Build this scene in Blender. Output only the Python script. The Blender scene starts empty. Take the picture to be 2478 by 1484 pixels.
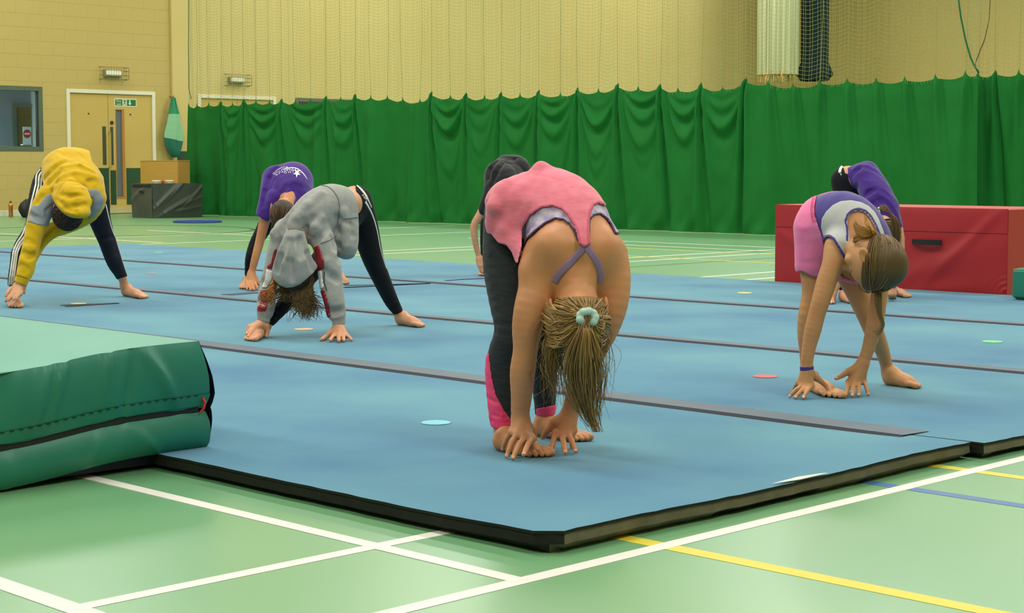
import bpy, math, random
import numpy as np
from mathutils import Vector, Matrix
from mathutils.bvhtree import BVHTree

random.seed(7); rng = np.random.default_rng(7)
SC = bpy.context.scene
COL = SC.collection

# ---------------------------------------------------------------- camera, light, exposure
F = 4147.5; CX, CY = 1239.0, 742.0; PITCH = -0.0823; H = 0.8495; YAW = 0.7868
cam_data = bpy.data.cameras.new('camera'); cam = bpy.data.objects.new('camera', cam_data); COL.objects.link(cam)
cam_data.sensor_fit = 'HORIZONTAL'; cam_data.sensor_width = 36.0; cam_data.lens = F / 2478.0 * 36.0
cam_data.clip_start = 0.05; cam_data.clip_end = 200
cam_data.dof.use_dof = False
cam.location = (0, 0, H); cam.rotation_euler = (math.pi / 2 + PITCH, 0, 0)
SC.camera = cam
SC.view_settings.view_transform = 'Standard'; SC.view_settings.look = 'None'
SC.view_settings.exposure = 0.0; SC.view_settings.gamma = 1.0; SC.view_settings.use_curve_mapping = False

w = bpy.data.worlds.new('world'); SC.world = w; w.use_nodes = True
w.node_tree.nodes['Background'].inputs['Color'].default_value = (1.0, 0.97, 0.85, 1)
w.node_tree.nodes['Background'].inputs['Strength'].default_value = 0.03

CYW, SYW = math.cos(YAW), math.sin(YAW)
def CW(b, a, z=0.0):                       # court frame (b, a) -> world
    return Vector((b * CYW - a * SYW, b * SYW + a * CYW, z))

def area(name, b, a, z, sx, sy, power, col=(1, 0.965, 0.88), rot=(0, 0)):
    l = bpy.data.lights.new(name, 'AREA'); l.shape = 'RECTANGLE'; l.size = sx; l.size_y = sy
    l.energy = power; l.color = col
    o = bpy.data.objects.new(name, l); COL.objects.link(o)
    o.location = CW(b, a, z); o.rotation_euler = (rot[0], rot[1], YAW); return o
LP = 385
for ib, b in enumerate((-4, 4.5, 13, 21.5, 30)):
    for ia, a in enumerate((-2, 6, 14, 22)):
        area('hall_lamp', b, a, 8.3, 1.6, 5.0, LP)
area('office_lamp', 12.6, 27.6, 2.6, 1.2, 1.2, 200, (0.88, 0.96, 1.0))

# ---------------------------------------------------------------- helpers
def s2l(c):
    c = c / 255.0
    return c / 12.92 if c <= 0.04045 else ((c + 0.055) / 1.055) ** 2.4
def rgb(r, g, b): return (s2l(r), s2l(g), s2l(b), 1.0)

def mat(name, col, rough=0.6, metal=0.0, spec=0.5, var=None, vscale=4.0, vamt=0.5, bump=None, bscale=200.0, bdist=0.001,
        sheen=0.0, coat=0.0, sss=0.0, trans=0.0, stretch=(1, 1, 1), det=4.0, attr=None, emit=0.0):
    m = bpy.data.materials.new(name); m.use_nodes = True
    nt = m.node_tree; p = nt.nodes['Principled BSDF']
    p.inputs['Base Color'].default_value = col
    p.inputs['Roughness'].default_value = rough; p.inputs['Metallic'].default_value = metal
    p.inputs['Specular IOR Level'].default_value = spec
    p.inputs['Sheen Weight'].default_value = sheen; p.inputs['Coat Weight'].default_value = coat
    if sss:
        p.inputs['Subsurface Weight'].default_value = sss; p.inputs['Subsurface Radius'].default_value = (0.02, 0.008, 0.004)
        p.inputs['Subsurface Scale'].default_value = 0.5
    if trans: p.inputs['Transmission Weight'].default_value = trans
    if emit:
        p.inputs['Emission Color'].default_value = col; p.inputs['Emission Strength'].default_value = emit
    if var is not None or bump is not None:
        tc = nt.nodes.new('ShaderNodeTexCoord'); mp = nt.nodes.new('ShaderNodeMapping')
        mp.inputs['Scale'].default_value = stretch
        nt.links.new(tc.outputs['Object'], mp.inputs['Vector'])
    if var is not None:
        n = nt.nodes.new('ShaderNodeTexNoise'); n.inputs['Scale'].default_value = vscale; n.inputs['Detail'].default_value = det
        nt.links.new(mp.outputs['Vector'], n.inputs['Vector'])
        r = nt.nodes.new('ShaderNodeMapRange'); r.inputs['From Min'].default_value = 0.3; r.inputs['From Max'].default_value = 0.7
        r.inputs['To Max'].default_value = vamt
        nt.links.new(n.outputs['Fac'], r.inputs['Value'])
        mx = nt.nodes.new('ShaderNodeMix'); mx.data_type = 'RGBA'
        mx.inputs['A'].default_value = col; mx.inputs['B'].default_value = var
        nt.links.new(r.outputs['Result'], mx.inputs['Factor']); nt.links.new(mx.outputs['Result'], p.inputs['Base Color'])
    if attr:
        at = nt.nodes.new('ShaderNodeAttribute'); at.attribute_name = attr
        nt.links.new(at.outputs['Color'], p.inputs['Base Color'])
    if bump is not None:
        n2 = nt.nodes.new('ShaderNodeTexNoise'); n2.inputs['Scale'].default_value = bscale; n2.inputs['Detail'].default_value = 3
        nt.links.new(mp.outputs['Vector'], n2.inputs['Vector'])
        bp = nt.nodes.new('ShaderNodeBump'); bp.inputs['Strength'].default_value = bump; bp.inputs['Distance'].default_value = bdist
        nt.links.new(n2.outputs['Fac'], bp.inputs['Height']); nt.links.new(bp.outputs['Normal'], p.inputs['Normal'])
    return m

def link(name, me, material=None, parent=None, kind=None, label=None, smooth=False):
    o = bpy.data.objects.new(name, me); COL.objects.link(o)
    if material and not me.materials: me.materials.append(material)
    if parent: o.parent = parent
    if kind: o['kind'] = kind
    if label: o['label'] = label
    if smooth: me.polygons.foreach_set('use_smooth', [True] * len(me.polygons))
    return o

class MB:
    """collects court-frame geometry (b, a, z); build() links it as one mesh object"""
    def __init__(s): s.v = []; s.f = []
    def add(s, vs, fs):
        n = len(s.v); s.v += [tuple(v) for v in vs]; s.f += [tuple(i + n for i in f) for f in fs]; return s
    def box(s, x0, x1, y0, y1, z0, z1, c=0.0):
        if c <= 0:
            vs = [(x, y, z) for z in (z0, z1) for x, y in ((x0, y0), (x1, y0), (x1, y1), (x0, y1))]
            return s.add(vs, [(3, 2, 1, 0), (4, 5, 6, 7), (0, 1, 5, 4), (1, 2, 6, 5), (2, 3, 7, 6), (3, 0, 4, 7)])
        rings = []
        for z, k in ((z0, c), (z0 + c, 0), (z1 - c, 0), (z1, c)):
            a0, a1, b0, b1 = x0 + k, x1 - k, y0 + k, y1 - k; q = c
            rings.append([(a0 + q, b0, z), (a1 - q, b0, z), (a1, b0 + q, z), (a1, b1 - q, z), (a1 - q, b1, z), (a0 + q, b1, z), (a0, b1 - q, z), (a0, b0 + q, z)])
        vs = [v for r in rings for v in r]; fs = [tuple(range(7, -1, -1)), tuple(range(24, 32))]
        for i in range(3):
            for j in range(8): fs.append((i * 8 + j, i * 8 + (j + 1) % 8, i * 8 + 8 + (j + 1) % 8, i * 8 + 8 + j))
        return s.add(vs, fs)
    def tube(s, pts, r, n=8, cap=True):
        pts = [Vector(p) for p in pts]; rs = r if isinstance(r, (list, tuple)) else [r] * len(pts)
        t0 = (pts[1] - pts[0]).normalized(); up = Vector((0, 0, 1)) if abs(t0.z) < .9 else Vector((1, 0, 0))
        vs = []; 
        for i, p in enumerate(pts):
            t = (pts[min(i + 1, len(pts) - 1)] - pts[max(i - 1, 0)]).normalized()
            x = t.cross(up).normalized(); y = x.cross(t).normalized(); up = y
            for k in range(n):
                a = 2 * math.pi * k / n; vs.append(p + (x * math.cos(a) + y * math.sin(a)) * rs[i])
        fs = [(i * n + k, i * n + (k + 1) % n, (i + 1) * n + (k + 1) % n, (i + 1) * n + k) for i in range(len(pts) - 1) for k in range(n)]
        if cap: fs += [tuple(range(n - 1, -1, -1)), tuple((len(pts) - 1) * n + k for k in range(n))]
        return s.add(vs, fs)
    def grid(s, fn, nu, nv):
        vs = [fn(i / nu, j / nv) for j in range(nv + 1) for i in range(nu + 1)]
        fs = [(j * (nu + 1) + i, j * (nu + 1) + i + 1, (j + 1) * (nu + 1) + i + 1, (j + 1) * (nu + 1) + i) for j in range(nv) for i in range(nu)]
        return s.add(vs, fs)
    def lathe(s, c, prof, n=20):
        vs = []; m = len(prof)
        for r, z in prof:
            for k in range(n):
                a = 2 * math.pi * k / n; vs.append((c[0] + r * math.cos(a), c[1] + r * math.sin(a), c[2] + z))
        fs = [(i * n + k, i * n + (k + 1) % n, (i + 1) * n + (k + 1) % n, (i + 1) * n + k) for i in range(m - 1) for k in range(n)]
        fs += [tuple(range(n - 1, -1, -1)), tuple((m - 1) * n + k for k in range(n))]
        return s.add(vs, fs)
    def build(s, name, m, parent=None, origin=None, kind=None, label=None, smooth=False):
        o0 = parent['_o'] if parent is not None else (origin or (0, 0, 0))
        me = bpy.data.meshes.new(name)
        me.from_pydata([(v[0] - o0[0], v[1] - o0[1], v[2] - o0[2]) for v in s.v], [], s.f); me.validate()
        o = link(name, me, m, None, kind, label, smooth)
        if parent is not None:
            o.parent = parent
            if parent.type == 'MESH': o['_o'] = o0
        else:
            o.location = CW(o0[0], o0[1], o0[2]); o.rotation_euler = (0, 0, YAW)
        o['_o'] = o0
        return o

def thing(name, label, cat, o0, group=None, kind=None):
    o = bpy.data.objects.new(name, None); COL.objects.link(o); o.empty_display_size = 0.1
    o.location = CW(*o0); o.rotation_euler = (0, 0, YAW); o['_o'] = o0
    tag(o, label, cat, group, kind); return o
def tag(o, label=None, cat=None, group=None, kind=None):
    if label: o['label'] = label
    if cat: o['category'] = cat
    if group: o['group'] = group
    if kind: o['kind'] = kind
    return o

# pixel helpers, used once to survey where things stand in the hall
CP, SP = math.cos(PITCH), math.sin(PITCH)
def ray(px, py):
    x = (px - CX) / F; y = -(py - CY) / F
    return Vector((x, CP - SP * y, SP + CP * y))
def ground(px, py, z=0.0):                 # -> court (b, a)
    d = ray(px, py); t = (z - H) / d.z; d = d * t
    return (d.x * CYW + d.y * SYW, -d.x * SYW + d.y * CYW)
def onA(px, py, a):                        # -> (b, z) on the plane a = const
    d = ray(px, py); t = a / (-d.x * SYW + d.y * CYW); d = d * t
    return (d.x * CYW + d.y * SYW, d.z + H)
def onB(px, py, b):                        # -> (a, z) on the plane b = const
    d = ray(px, py); t = b / (d.x * CYW + d.y * SYW); d = d * t
    return (-d.x * SYW + d.y * CYW, d.z + H)

# ---------------------------------------------------------------- materials of the hall
M_floor = mat('sports_floor', rgb(108, 164, 118), 0.30, spec=1.0, var=rgb(130, 172, 116), vscale=0.9, vamt=0.5, det=6, bump=0.05, bscale=60, bdist=0.0006)
M_white = mat('line_paint', rgb(226, 223, 216), 0.45, var=rgb(212, 207, 198), vscale=9, vamt=0.35)
M_yel = mat('yellow_line', rgb(214, 198, 60), 0.45)
M_blu = mat('blue_line', rgb(70, 110, 165), 0.45)
M_dkl = mat('dark_line', rgb(42, 80, 42), 0.5)
M_wall = mat('painted_block', rgb(194, 172, 104), 0.75, var=rgb(182, 158, 86), vscale=0.8, vamt=0.5, bump=0.25, bscale=90, bdist=0.002)
M_wall2 = mat('painted_wall', rgb(212, 192, 126), 0.8, var=rgb(202, 178, 106), vscale=0.5, vamt=0.5, bump=0.2, bscale=60, bdist=0.002)
M_wall4 = mat('painted_wall_far', rgb(210, 192, 128), 0.8, var=rgb(200, 178, 108), vscale=0.5, vamt=0.5, bump=0.2, bscale=60, bdist=0.002)
M_wall3 = mat('brick_shade_wall', rgb(140, 126, 88), 0.85, var=rgb(126, 112, 76), vscale=0.5)
M_ceil = mat('ceiling_paint', rgb(150, 148, 138), 0.9)
M_skirt = mat('skirting_paint', rgb(206, 206, 176), 0.5)
M_frame = mat('door_frame_paint', rgb(228, 224, 196), 0.5)
M_door = mat('door_paint', rgb(200, 172, 92), 0.5, var=rgb(190, 160, 82), vscale=2, vamt=0.4)
M_kick = mat('kick_plate_green', rgb(30, 72, 44), 0.45)
M_handle = mat('handle_metal', rgb(80, 90, 70), 0.4, metal=0.5)
M_dark = mat('dark_metal', rgb(48, 52, 48), 0.5)
M_glass = mat('window_glass', rgb(225, 240, 245), 0.05, trans=1.0)
M_wf = mat('window_frame_grey', rgb(88, 100, 82), 0.5)
M_off = mat('office_wall', rgb(150, 164, 170), 0.8)
M_carpet = mat('blue_carpet', rgb(94, 154, 172), 0.95, spec=0.12, var=rgb(54, 114, 156), vscale=1.1, vamt=0.85, det=15, bump=0.8, bscale=420, bdist=0.002, sheen=0.25)
M_foam = mat('grey_foam', rgb(112, 108, 88), 0.95, spec=0.1, var=rgb(84, 82, 66), vscale=14, vamt=0.6)
M_foamb = mat('mat_side_shade', rgb(44, 46, 40), 0.95, spec=0.1, var=rgb(34, 38, 36), vscale=14, vamt=0.6)  # dark copy of the foam, paints shade on mat sides and undercut
M_tape = mat('joining_strip', rgb(104, 116, 128), 0.8, var=rgb(88, 100, 116), vscale=6, vamt=0.5)
M_tapeb = mat('strip_edge_shadow', rgb(22, 26, 44), 0.8)  # near-black colour for the painted shadow beside the strips
M_curt = mat('green_curtain', rgb(26, 112, 46), 0.8, spec=0.2, var=rgb(20, 98, 38), vscale=3, vamt=0.5, bump=0.2, bscale=150, bdist=0.002)
M_net = mat('net_twine', rgb(150, 158, 104), 0.9)
M_cord = mat('net_cord', rgb(146, 144, 86), 0.9)
M_gcord = mat('green_cord', rgb(20, 92, 52), 0.8)
M_bcord = mat('brown_cord', rgb(96, 70, 44), 0.8)

# ---------------------------------------------------------------- the hall
AW = 26.1; BW = 37.6; A0, B0, ZC = -6.0, -7.0, 8.6
floor = MB().box(B0, BW, A0, AW, -0.1, 0).build('floor', M_floor, kind='structure')
MB().box(B0, BW, A0, AW + .2, ZC, ZC + .1).build('ceiling', M_ceil, kind='structure')
MB().box(BW, BW + .2, A0, AW, 0, ZC).build('wall_right', M_wall2, kind='structure')
MB().box(B0 - .2, B0, A0, AW, 0, ZC).build('wall_left', M_wall3, kind='structure')
MB().box(B0, BW, A0 - .2, A0, 0, ZC).build('wall_near', M_wall3, kind='structure')

# floor markings: badminton court and other games
def line_a(bc, a0, a1, wd, m, nm, z=0.0012): MB().box(bc - wd / 2, bc + wd / 2, a0, a1, 0.0002, z).build(nm, m, floor)
def line_b(ac, b0, b1, wd, m, nm, z=0.0010): MB().box(b0, b1, ac - wd / 2, ac + wd / 2, 0.0002, z).build(nm, m, floor)
AB2 = ground(1235, 1413)[1]; AB1 = ground(910, 1322.7)[1]; BA1 = ground(910, 1322.7)[0]; BA2 = ground(184, 1476)[0]
line_b(AB2, BA2 - .025, 12.0, 0.044, M_white, 'court_line')
line_b(AB1, BA2, 12.0, 0.042, M_white, 'court_line')
line_a(BA1, AB2, 8.0, 0.042, M_white, 'court_line', 0.0014)
line_a(BA2, AB2 - .02, 8.0, 0.052, M_white, 'court_line', 0.0014)
line_a(2.915, 0.6, 2.62, 0.05, M_yel, 'court_line', 0.0008)
line_a(4.25, 1.0, 2.62, 0.045, M_yel, 'court_line', 0.0008)
line_a(3.897, 1.0, 2.62, 0.045, M_blu, 'court_line', 0.0008)
for bc, m_ in ((14.47, M_white), (13.82, M_white), (13.31, M_yel), (12.14, M_yel)): line_a(bc, 0, 14.5 if bc > 13.5 else 12.4, 0.05, m_, 'court_line', 0.0016)
for ac, b0, b1 in ((10.35, 10.8, 20), (9.94, 10.8, 20), (8.17, 9.6, 14.4), (7.743, 9.6, 14.4), (15.8, 12.9, 15.2), (15.83, 9, 12.4), (12.94, 9, 14.3), (12.5, 9, 14.3)): line_b(ac, b0, b1, 0.05, M_white, 'court_line')
line_a(12.5, 14.8, 19.2, 0.05, M_white, 'court_line', 0.0016); line_a(10.61, 16, 25.8, 0.05, M_white, 'court_line', 0.0016)
line_b(9.4, 10.2, 13.3, 0.03, M_dkl, 'court_line'); line_b(17.6, 9, 16.5, 0.05, M_white, 'court_line')
rb = MB()
cb, ca = (-5.25) * CYW + 22.4 * SYW, 5.25 * SYW + 22.4 * CYW
rb.grid(lambda u, v: (cb + (1.83 + .05 * v) * math.cos(u * 2 * math.pi), ca + (1.83 + .05 * v) * math.sin(u * 2 * math.pi), 0.0018), 96, 1)
rb.build('court_circle', M_dkl, floor)

# end wall with blockwork laid piece by piece where the photo shows it
holes = []                                  # (b0, b1, z0, z1) openings
W1 = (11.9, 14.98, 1.085, 2.162); D1 = (15.43, 17.2, 0, 2.147); D2 = (18.11, 19.87, 0, 2.13); W2 = (20.34, 22.3, 1.085, 2.13)
holes = [W1, D1, D2, W2]
def cut_rects(r, hs):
    rs = [r]
    for h in hs:
        out = []
        for (x0, x1, z0, z1) in rs:
            if h[1] <= x0 or h[0] >= x1 or h[3] <= z0 or h[2] >= z1: out.append((x0, x1, z0, z1)); continue
            if x0 < h[0]: out.append((x0, h[0], z0, z1))
            if x1 > h[1]: out.append((h[1], x1, z0, z1))
            a, b = max(x0, h[0]), min(x1, h[1])
            if z0 < h[2]: out.append((a, b, z0, h[2]))
            if z1 > h[3]: out.append((a, b, h[3], z1))
        rs = out
    return [q for q in rs if q[1] - q[0] > .01 and q[3] - q[2] > .01]
mb = MB()
for q in cut_rects((B0, 17.6, 0, ZC), holes) + cut_rects((17.6, BW + .2, 0, ZC), holes): mb.box(q[0], q[1], AW + .0015, AW + .25, q[2], q[3])
wall_far = mb.build('wall_far', M_wall4, kind='structure')
wall_far.data.materials.append(M_wall)
for pl in wall_far.data.polygons:
    if pl.center.x < 17.6: pl.material_index = 1
blk_cache = {}
nb = 0; ZB = 4.1; cz = 0.0; k = 0
while cz < ZB:
    x = 12.05 - (0.225 if k % 2 else 0)
    while x < 17.53:
        for q in cut_rects((x + .0004, min(x + .4486, 17.53), cz + .0006, cz + .2239), [(h[0] - .002, h[1] + .002, h[2] - .002, h[3] + .002) for h in holes]):
            if q[1] - q[0] < .03 or q[3] - q[2] < .03: continue
            key = (round(q[1] - q[0], 3), round(q[3] - q[2], 3))
            me = blk_cache.get(key)
            if me is None:
                t = MB().box(0, key[0], 0, .01, 0, key[1], .001); me = bpy.data.meshes.new('block'); me.from_pydata(t.v, [], t.f); me.materials.append(M_wall); blk_cache[key] = me
            o = bpy.data.objects.new('block', me); COL.objects.link(o); o.parent = wall_far; o.location = (q[0], AW - .002, q[2]); nb += 1
        x += .449
    cz += .2245; k += 1
# pilaster between the two doors
MB().box(17.545, 17.89, AW - .05, AW + .05, 0, ZC).build('trim_1', M_wall2, kind='structure')
MB().box(17.62, 17.89, AW - .056, AW - .05, 0, 1.1).build('trim_2', M_kick, kind='structure')
sb = MB().box(B0, 15.43, AW - .02, AW, 0, .1, .004); sb.box(17.2, 17.54, AW - .02, AW, 0, .1, .004).box(17.9, 18.1, AW - .02, AW, 0, .1, .004).box(19.87, BW, AW - .02, AW, 0, .1, .004)
sb.build('baseboard_far', M_skirt, kind='structure')

def door(n, D, seam, full=True):
    b0, b1, _, z1 = D; o0 = ((b0 + b1) / 2, AW, 0)
    d = thing('door_%d' % n, None, None, o0, kind='structure')
    MB().box(b0, b0 + .065, AW - .02, AW + .1, 0, z1, .004).box(b1 - .065, b1, AW - .02, AW + .1, 0, z1, .004).box(b0 + .065, b1 - .065, AW - .02, AW + .1, z1 - .065, z1, .004).build('door_frame', M_frame, d)
    MB().box(b0, b1, AW + .09, AW + .2, 0, z1).build('door_reveal', M_dark, d)
    yl = AW + .01
    if not full:
        for x0, x1 in ((b0 + .07, seam - .003), (seam + .003, b1 - .07)): MB().box(x0, x1, yl, yl + .045, .01, z1 - .07, .003).build('door_leaf', M_door, d)
        return d
    vb0, vz1 = onA(281, 266, AW); vb1, vz0 = onA(305, 476, AW)
    MB().box(b0 + .07, seam - .003, yl, yl + .045, .01, z1 - .07, .003).build('door_leaf', M_door, d)
    lf = MB()
    for q in cut_rects((seam + .003, b1 - .07, .01, z1 - .07), [(vb0, vb1, vz0, vz1)]): lf.box(q[0], q[1], yl, yl + .045, q[2], q[3])
    leaf = lf.build('door_leaf', M_door, d)
    MB().box(vb0, vb1, yl + .02, yl + .026, vz0, vz1).build('vision_glass', mat('wired_glass', rgb(96, 112, 120), 0.2, spec=.6), leaf)
    MB().box(vb1 - .05, vb1, yl - .004, yl + .02, vz0, vz1).box(vb0 - .012, vb0, yl - .004, yl + .02, vz0, vz1).box(vb0 - .012, vb1, yl - .004, yl + .02, vz0 - .035, vz0).box(vb0 - .012, vb1, yl - .004, yl + .02, vz1, vz1 + .012).build('vision_bead', mat('oak_bead', rgb(176, 122, 52), .5), leaf)
    for x0, x1, zt in ((b0 + .09, seam - .01, .80), (seam + .02, vb0 - .02, .76), (vb1 + .02, b1 - .09, .80)):
        MB().box(x0, x1, yl - .004, yl, .16, zt, .001).build('kick_plate', M_kick, d)
    MB().box(seam - .1, b1 - .07, yl - .012, yl, .01, .1, .002).build('door_bottom_rail', mat('rail', rgb(190, 176, 128), .6), d)
    for pa, pb_ in (((248, 306), (258.5, 399)), ((267, 307), (276, 399))):
        x0, z1_ = onA(pa[0], pa[1], AW); x1, z0_ = onA(pb_[0], pb_[1], AW)
        hp = MB().box(x0, x1, yl - .006, yl, z0_, z1_, .002).build('push_plate', M_handle, d)
    xc, zc = onA(271, 297, AW)
    t = MB(); t.lathe((0, 0, 0), [(.0, 0), (.034, 0), (.034, .012), (.028, .016), (0, .016)], 20)
    t.v = [(xc + v[0], yl - v[2], zc + v[1]) for v in t.v]; t.build('door_lock', M_dark, d)
    x0, z1_ = onA(264, 320, AW); x1, z0_ = onA(269, 405, AW)
    MB().tube([(x0, yl - .005, z1_), (x0, yl - .05, z1_), (x0, yl - .05, z0_), (x0, yl - .005, z0_)], .011).build('pull_handle', mat('brass', rgb(200, 176, 96), .35, metal=.6), d)
    for p in ((215, 275), (316, 277)):
        x, z = onA(p[0], p[1], AW); t = MB(); t.lathe((0, 0, 0), [(0, 0), (.016, 0), (.014, .006), (0, .008)], 12)
        t.v = [(x + v[0], yl - v[2], z + v[1]) for v in t.v]; t.build('peephole', M_dark, d)
    return d
s1 = onA(263, 300, AW)[0]
door1 = door(1, D1, s1); door(2, D2, (D2[0] + D2[1]) / 2, False)

def window(n, W):
    b0, b1, z0, z1 = W; wn = thing('window_%d' % n, None, None, ((b0 + b1) / 2, AW, z0), kind='structure')
    t = .075
    MB().box(b0, b0 + t, AW - .012, AW + .12, z0, z1, .004).box(b1 - t, b1, AW - .012, AW + .12, z0, z1, .004).box(b0 + t, b1 - t, AW - .012, AW + .12, z1 - t, z1, .004).box(b0 + t, b1 - t, AW - .012, AW + .12, z0, z0 + t, .004).build('window_frame', M_wf, wn)
    MB().box(b0 + t, b1 - t, AW + .05, AW + .056, z0 + t, z1 - t).build('window_pane', M_glass, wn)
    MB().box(b0 + t, b0 + t + .02, AW + .02, AW + .08, z0 + t, z1 - t).box(b1 - t - .02, b1 - t, AW + .02, AW + .08, z0 + t, z1 - t).build('window_seal', M_dark, wn)
window(1, W1); window(2, W2)
# the office behind window_1
AO = AW + 3.0
ow = MB().box(9.5, 19.0, AO, AO + .1, 0, 2.9).box(9.4, 9.5, AW + .25, AO, 0, 2.9).box(18.5, 18.6, AW + .25, AO, 0, 2.9).box(9.4, 19, AW + .25, AO, 2.8, 2.9).box(9.4, 19, AW + .25, AO, 0, .02)
owo = ow.build('wall_office', M_off, kind='structure')
od = thing('door_3', None, None, (onA(50, 300, AO)[0], AO, 0), kind='structure')
x0, z1_ = onA(27, 250, AO - .02); x1 = onA(76, 250, AO - .02)[0]
MB().box(x0, x0 + .09, AO - .05, AO - .005, 0, z1_).box(x0 + .09, x1 + .06, AO - .05, AO - .005, z1_ - .07, z1_).build('door_frame', mat('office_door_frame', rgb(120, 128, 116), .6), od)
MB().box(x0 + .09, x1, AO - .03, AO - .005, 0, z1_ - .07).build('door_leaf', mat('office_door_wood', rgb(134, 108, 54), .6), od)
MB().box(x1, x1 + .17, AO - .25, AO - .005, 0, 2.6).build('trim_3', mat('office_white', rgb(205, 220, 214), .6), kind='structure')
def sgn(px, py, dz=0): return onA(px, py, AW + .075)
x0, z1_ = onA(55, 307, AW + .13); x1, z0_ = onA(76, 349, AW + .13)
ns = thing('no_entry_sign', 'white no entry notice with red disc standing inside the office window', 'sign', ((x0 + x1) / 2, AW + .13, z0_))
MB().box(x0, x1, AW + .13, AW + .136, z0_, z1_).build('sign_board', mat('sign_white', rgb(214, 222, 226), .5), ns)
cxs, czs = (x0 + x1) / 2, z0_ + (z1_ - z0_) * .6
t = MB(); t.lathe((0, 0, 0), [(0, 0), (.072, 0), (.072, .003), (0, .003)], 28); t.v = [(cxs + v[0], AW + .13 - v[2], czs + v[1]) for v in t.v]
dsc = t.build('red_disc', mat('sign_red', rgb(196, 52, 48), .5), ns)
MB().box(cxs - .05, cxs + .05, AW + .124, AW + .1265, czs - .014, czs + .014).build('white_bar', M_white, ns)
MB().box(x0 - .02, x1 + .02, AW + .1, AW + .18, z0_ - .02, z0_).build('sign_foot', mat('sign_base', rgb(190, 200, 206), .5), ns)

# fire exit sign with its lettering
x0, z1_ = onA(277, 238, AW); x1, z0_ = onA(331, 259, AW)
o0 = ((x0 + x1) / 2, AW - .0, z0_); fy = AW + .01
fs_ = thing('fire_exit_sign', 'green and white fire exit sign with running man and arrow on right door leaf', 'sign', o0)
MB().box(x0, x1, fy - .004, fy, z0_, z1_).build('sign_border', M_frame, fs_)
MB().box(x0 + .016, x1 - .016, fy - .006, fy - .004, z0_ + .016, z1_ - .016).build('sign_panel', mat('sign_green', rgb(16, 112, 58), .5), fs_)
def text_mesh(txt, size, name, m, parent, mtx, extr=0.0008):
    cu = bpy.data.curves.new(name, 'FONT'); cu.body = txt; cu.size = size; cu.extrude = extr; cu.align_x = 'CENTER'; cu.align_y = 'CENTER'; cu.resolution_u = 3
    to = bpy.data.objects.new('t', cu); COL.objects.link(to)
    dg = bpy.context.evaluated_depsgraph_get(); me = bpy.data.meshes.new_from_object(to.evaluated_get(dg)); bpy.data.objects.remove(to)
    me.name = name; me.transform(mtx)
    return link(name, me, m, parent)
hh = z1_ - z0_
def on_panel(b, z, y): return Matrix.Translation((b - o0[0], y - o0[1], z - o0[2])) @ Matrix.Rotation(math.pi / 2, 4, 'X')
text_mesh('Fire', .062, 'lettering', M_frame, fs_, on_panel(x0 + .085, z0_ + hh * .66, fy - .0075))
text_mesh('exit', .062, 'lettering', M_frame, fs_, on_panel(x0 + .085, z0_ + hh * .30, fy - .0075))
def flat(poly, y): 
    t = MB(); n = len(poly); t.add([(p[0], y, p[1]) for p in poly] + [(p[0], y - .001, p[1]) for p in poly], [tuple(range(n)), tuple(range(2 * n - 1, n - 1, -1))] + [(i, i + n, (i + 1) % n + n, (i + 1) % n) for i in range(n)]); return t
xm = x0 + .205; zb = z0_ + .02
flat([(xm - .045, zb), (xm + .045, zb), (xm + .045, z1_ - .02), (xm - .045, z1_ - .02)], fy - .0062).build('doorway_symbol', M_frame, fs_)
g = bpy.data.materials['sign_green']
t = MB(); t.tube([(xm + .012, fy - .008, z1_ - .035), (xm + .013, fy - .008, z1_ - .036)], .009)
for pl in ([(0, .105), (-.005, .06)], [(-.005, .062), (.018, .04), (.012, .018)], [(-.005, .062), (-.016, .035), (-.034, .03)], [(0, .1), (.022, .085), (.03, .07)], [(0, .1), (-.02, .09), (-.03, .07)]):
    t.tube([(xm + p[0], fy - .008, zb + p[1] - .008) for p in pl], .0055, 6)
t.build('running_man', g, fs_)
xa = x0 + .31
flat([(xa - .012, z1_ - .025), (xa - .012, z0_ + .06), (xa - .035, z0_ + .07), (xa, z0_ + .022), (xa + .035, z0_ + .07), (xa + .012, z0_ + .06), (xa + .012, z1_ - .025)][::-1], fy - .0062).build('arrow', M_frame, fs_)

# emergency lights in wire cages
def cage_light(pa, pb, label):
    x0, z1_ = onA(pa[0], pa[1], AW); x1, z0_ = onA(pb[0], pb[1], AW); o0 = ((x0 + x1) / 2, AW, z0_)
    L = thing('emergency_light', label, 'light', o0, 'caged emergency lights on the end wall'); c = (x0 + x1) / 2
    MB().box(c - .17, c + .17, AW - .05, AW - .006, z0_ + .05, z1_ - .05, .008).build('lamp_body', mat('lamp_grey', rgb(140, 138, 96), .6), L)
    MB().box(c - .15, c + .15, AW - .1, AW - .05, z0_ + .075, z1_ - .06, .015).build('diffuser', mat('diffuser', rgb(225, 228, 200), .35, emit=.25), L)
    t = MB(); y0, y1 = AW - .16, AW - .008
    for i in range(11):
        x = x0 + (x1 - x0) * i / 10
        t.tube([(x, y1, z1_), (x, y0, z1_ - .01), (x, y0, z0_ + .01), (x, y1, z0_)], .0022 if i not in (0, 10) else .004, 5)
    for z in (z0_ + .01, z0_ + (z1_ - z0_) * .35, z0_ + (z1_ - z0_) * .68, z1_ - .01):
        t.tube([(x0, y1, z), (x0, y0, z), (x1, y0, z), (x1, y1, z)], .003, 5)
    t.build('wire_cage', mat('cage_wire', rgb(92, 90, 52), .6), L); return L
cage_light((239, 161), (300, 195), 'caged emergency light on the wall above the fire exit doors')
cage_light((542, 179), (597, 210), 'caged emergency light behind the net above the second doorway')

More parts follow.
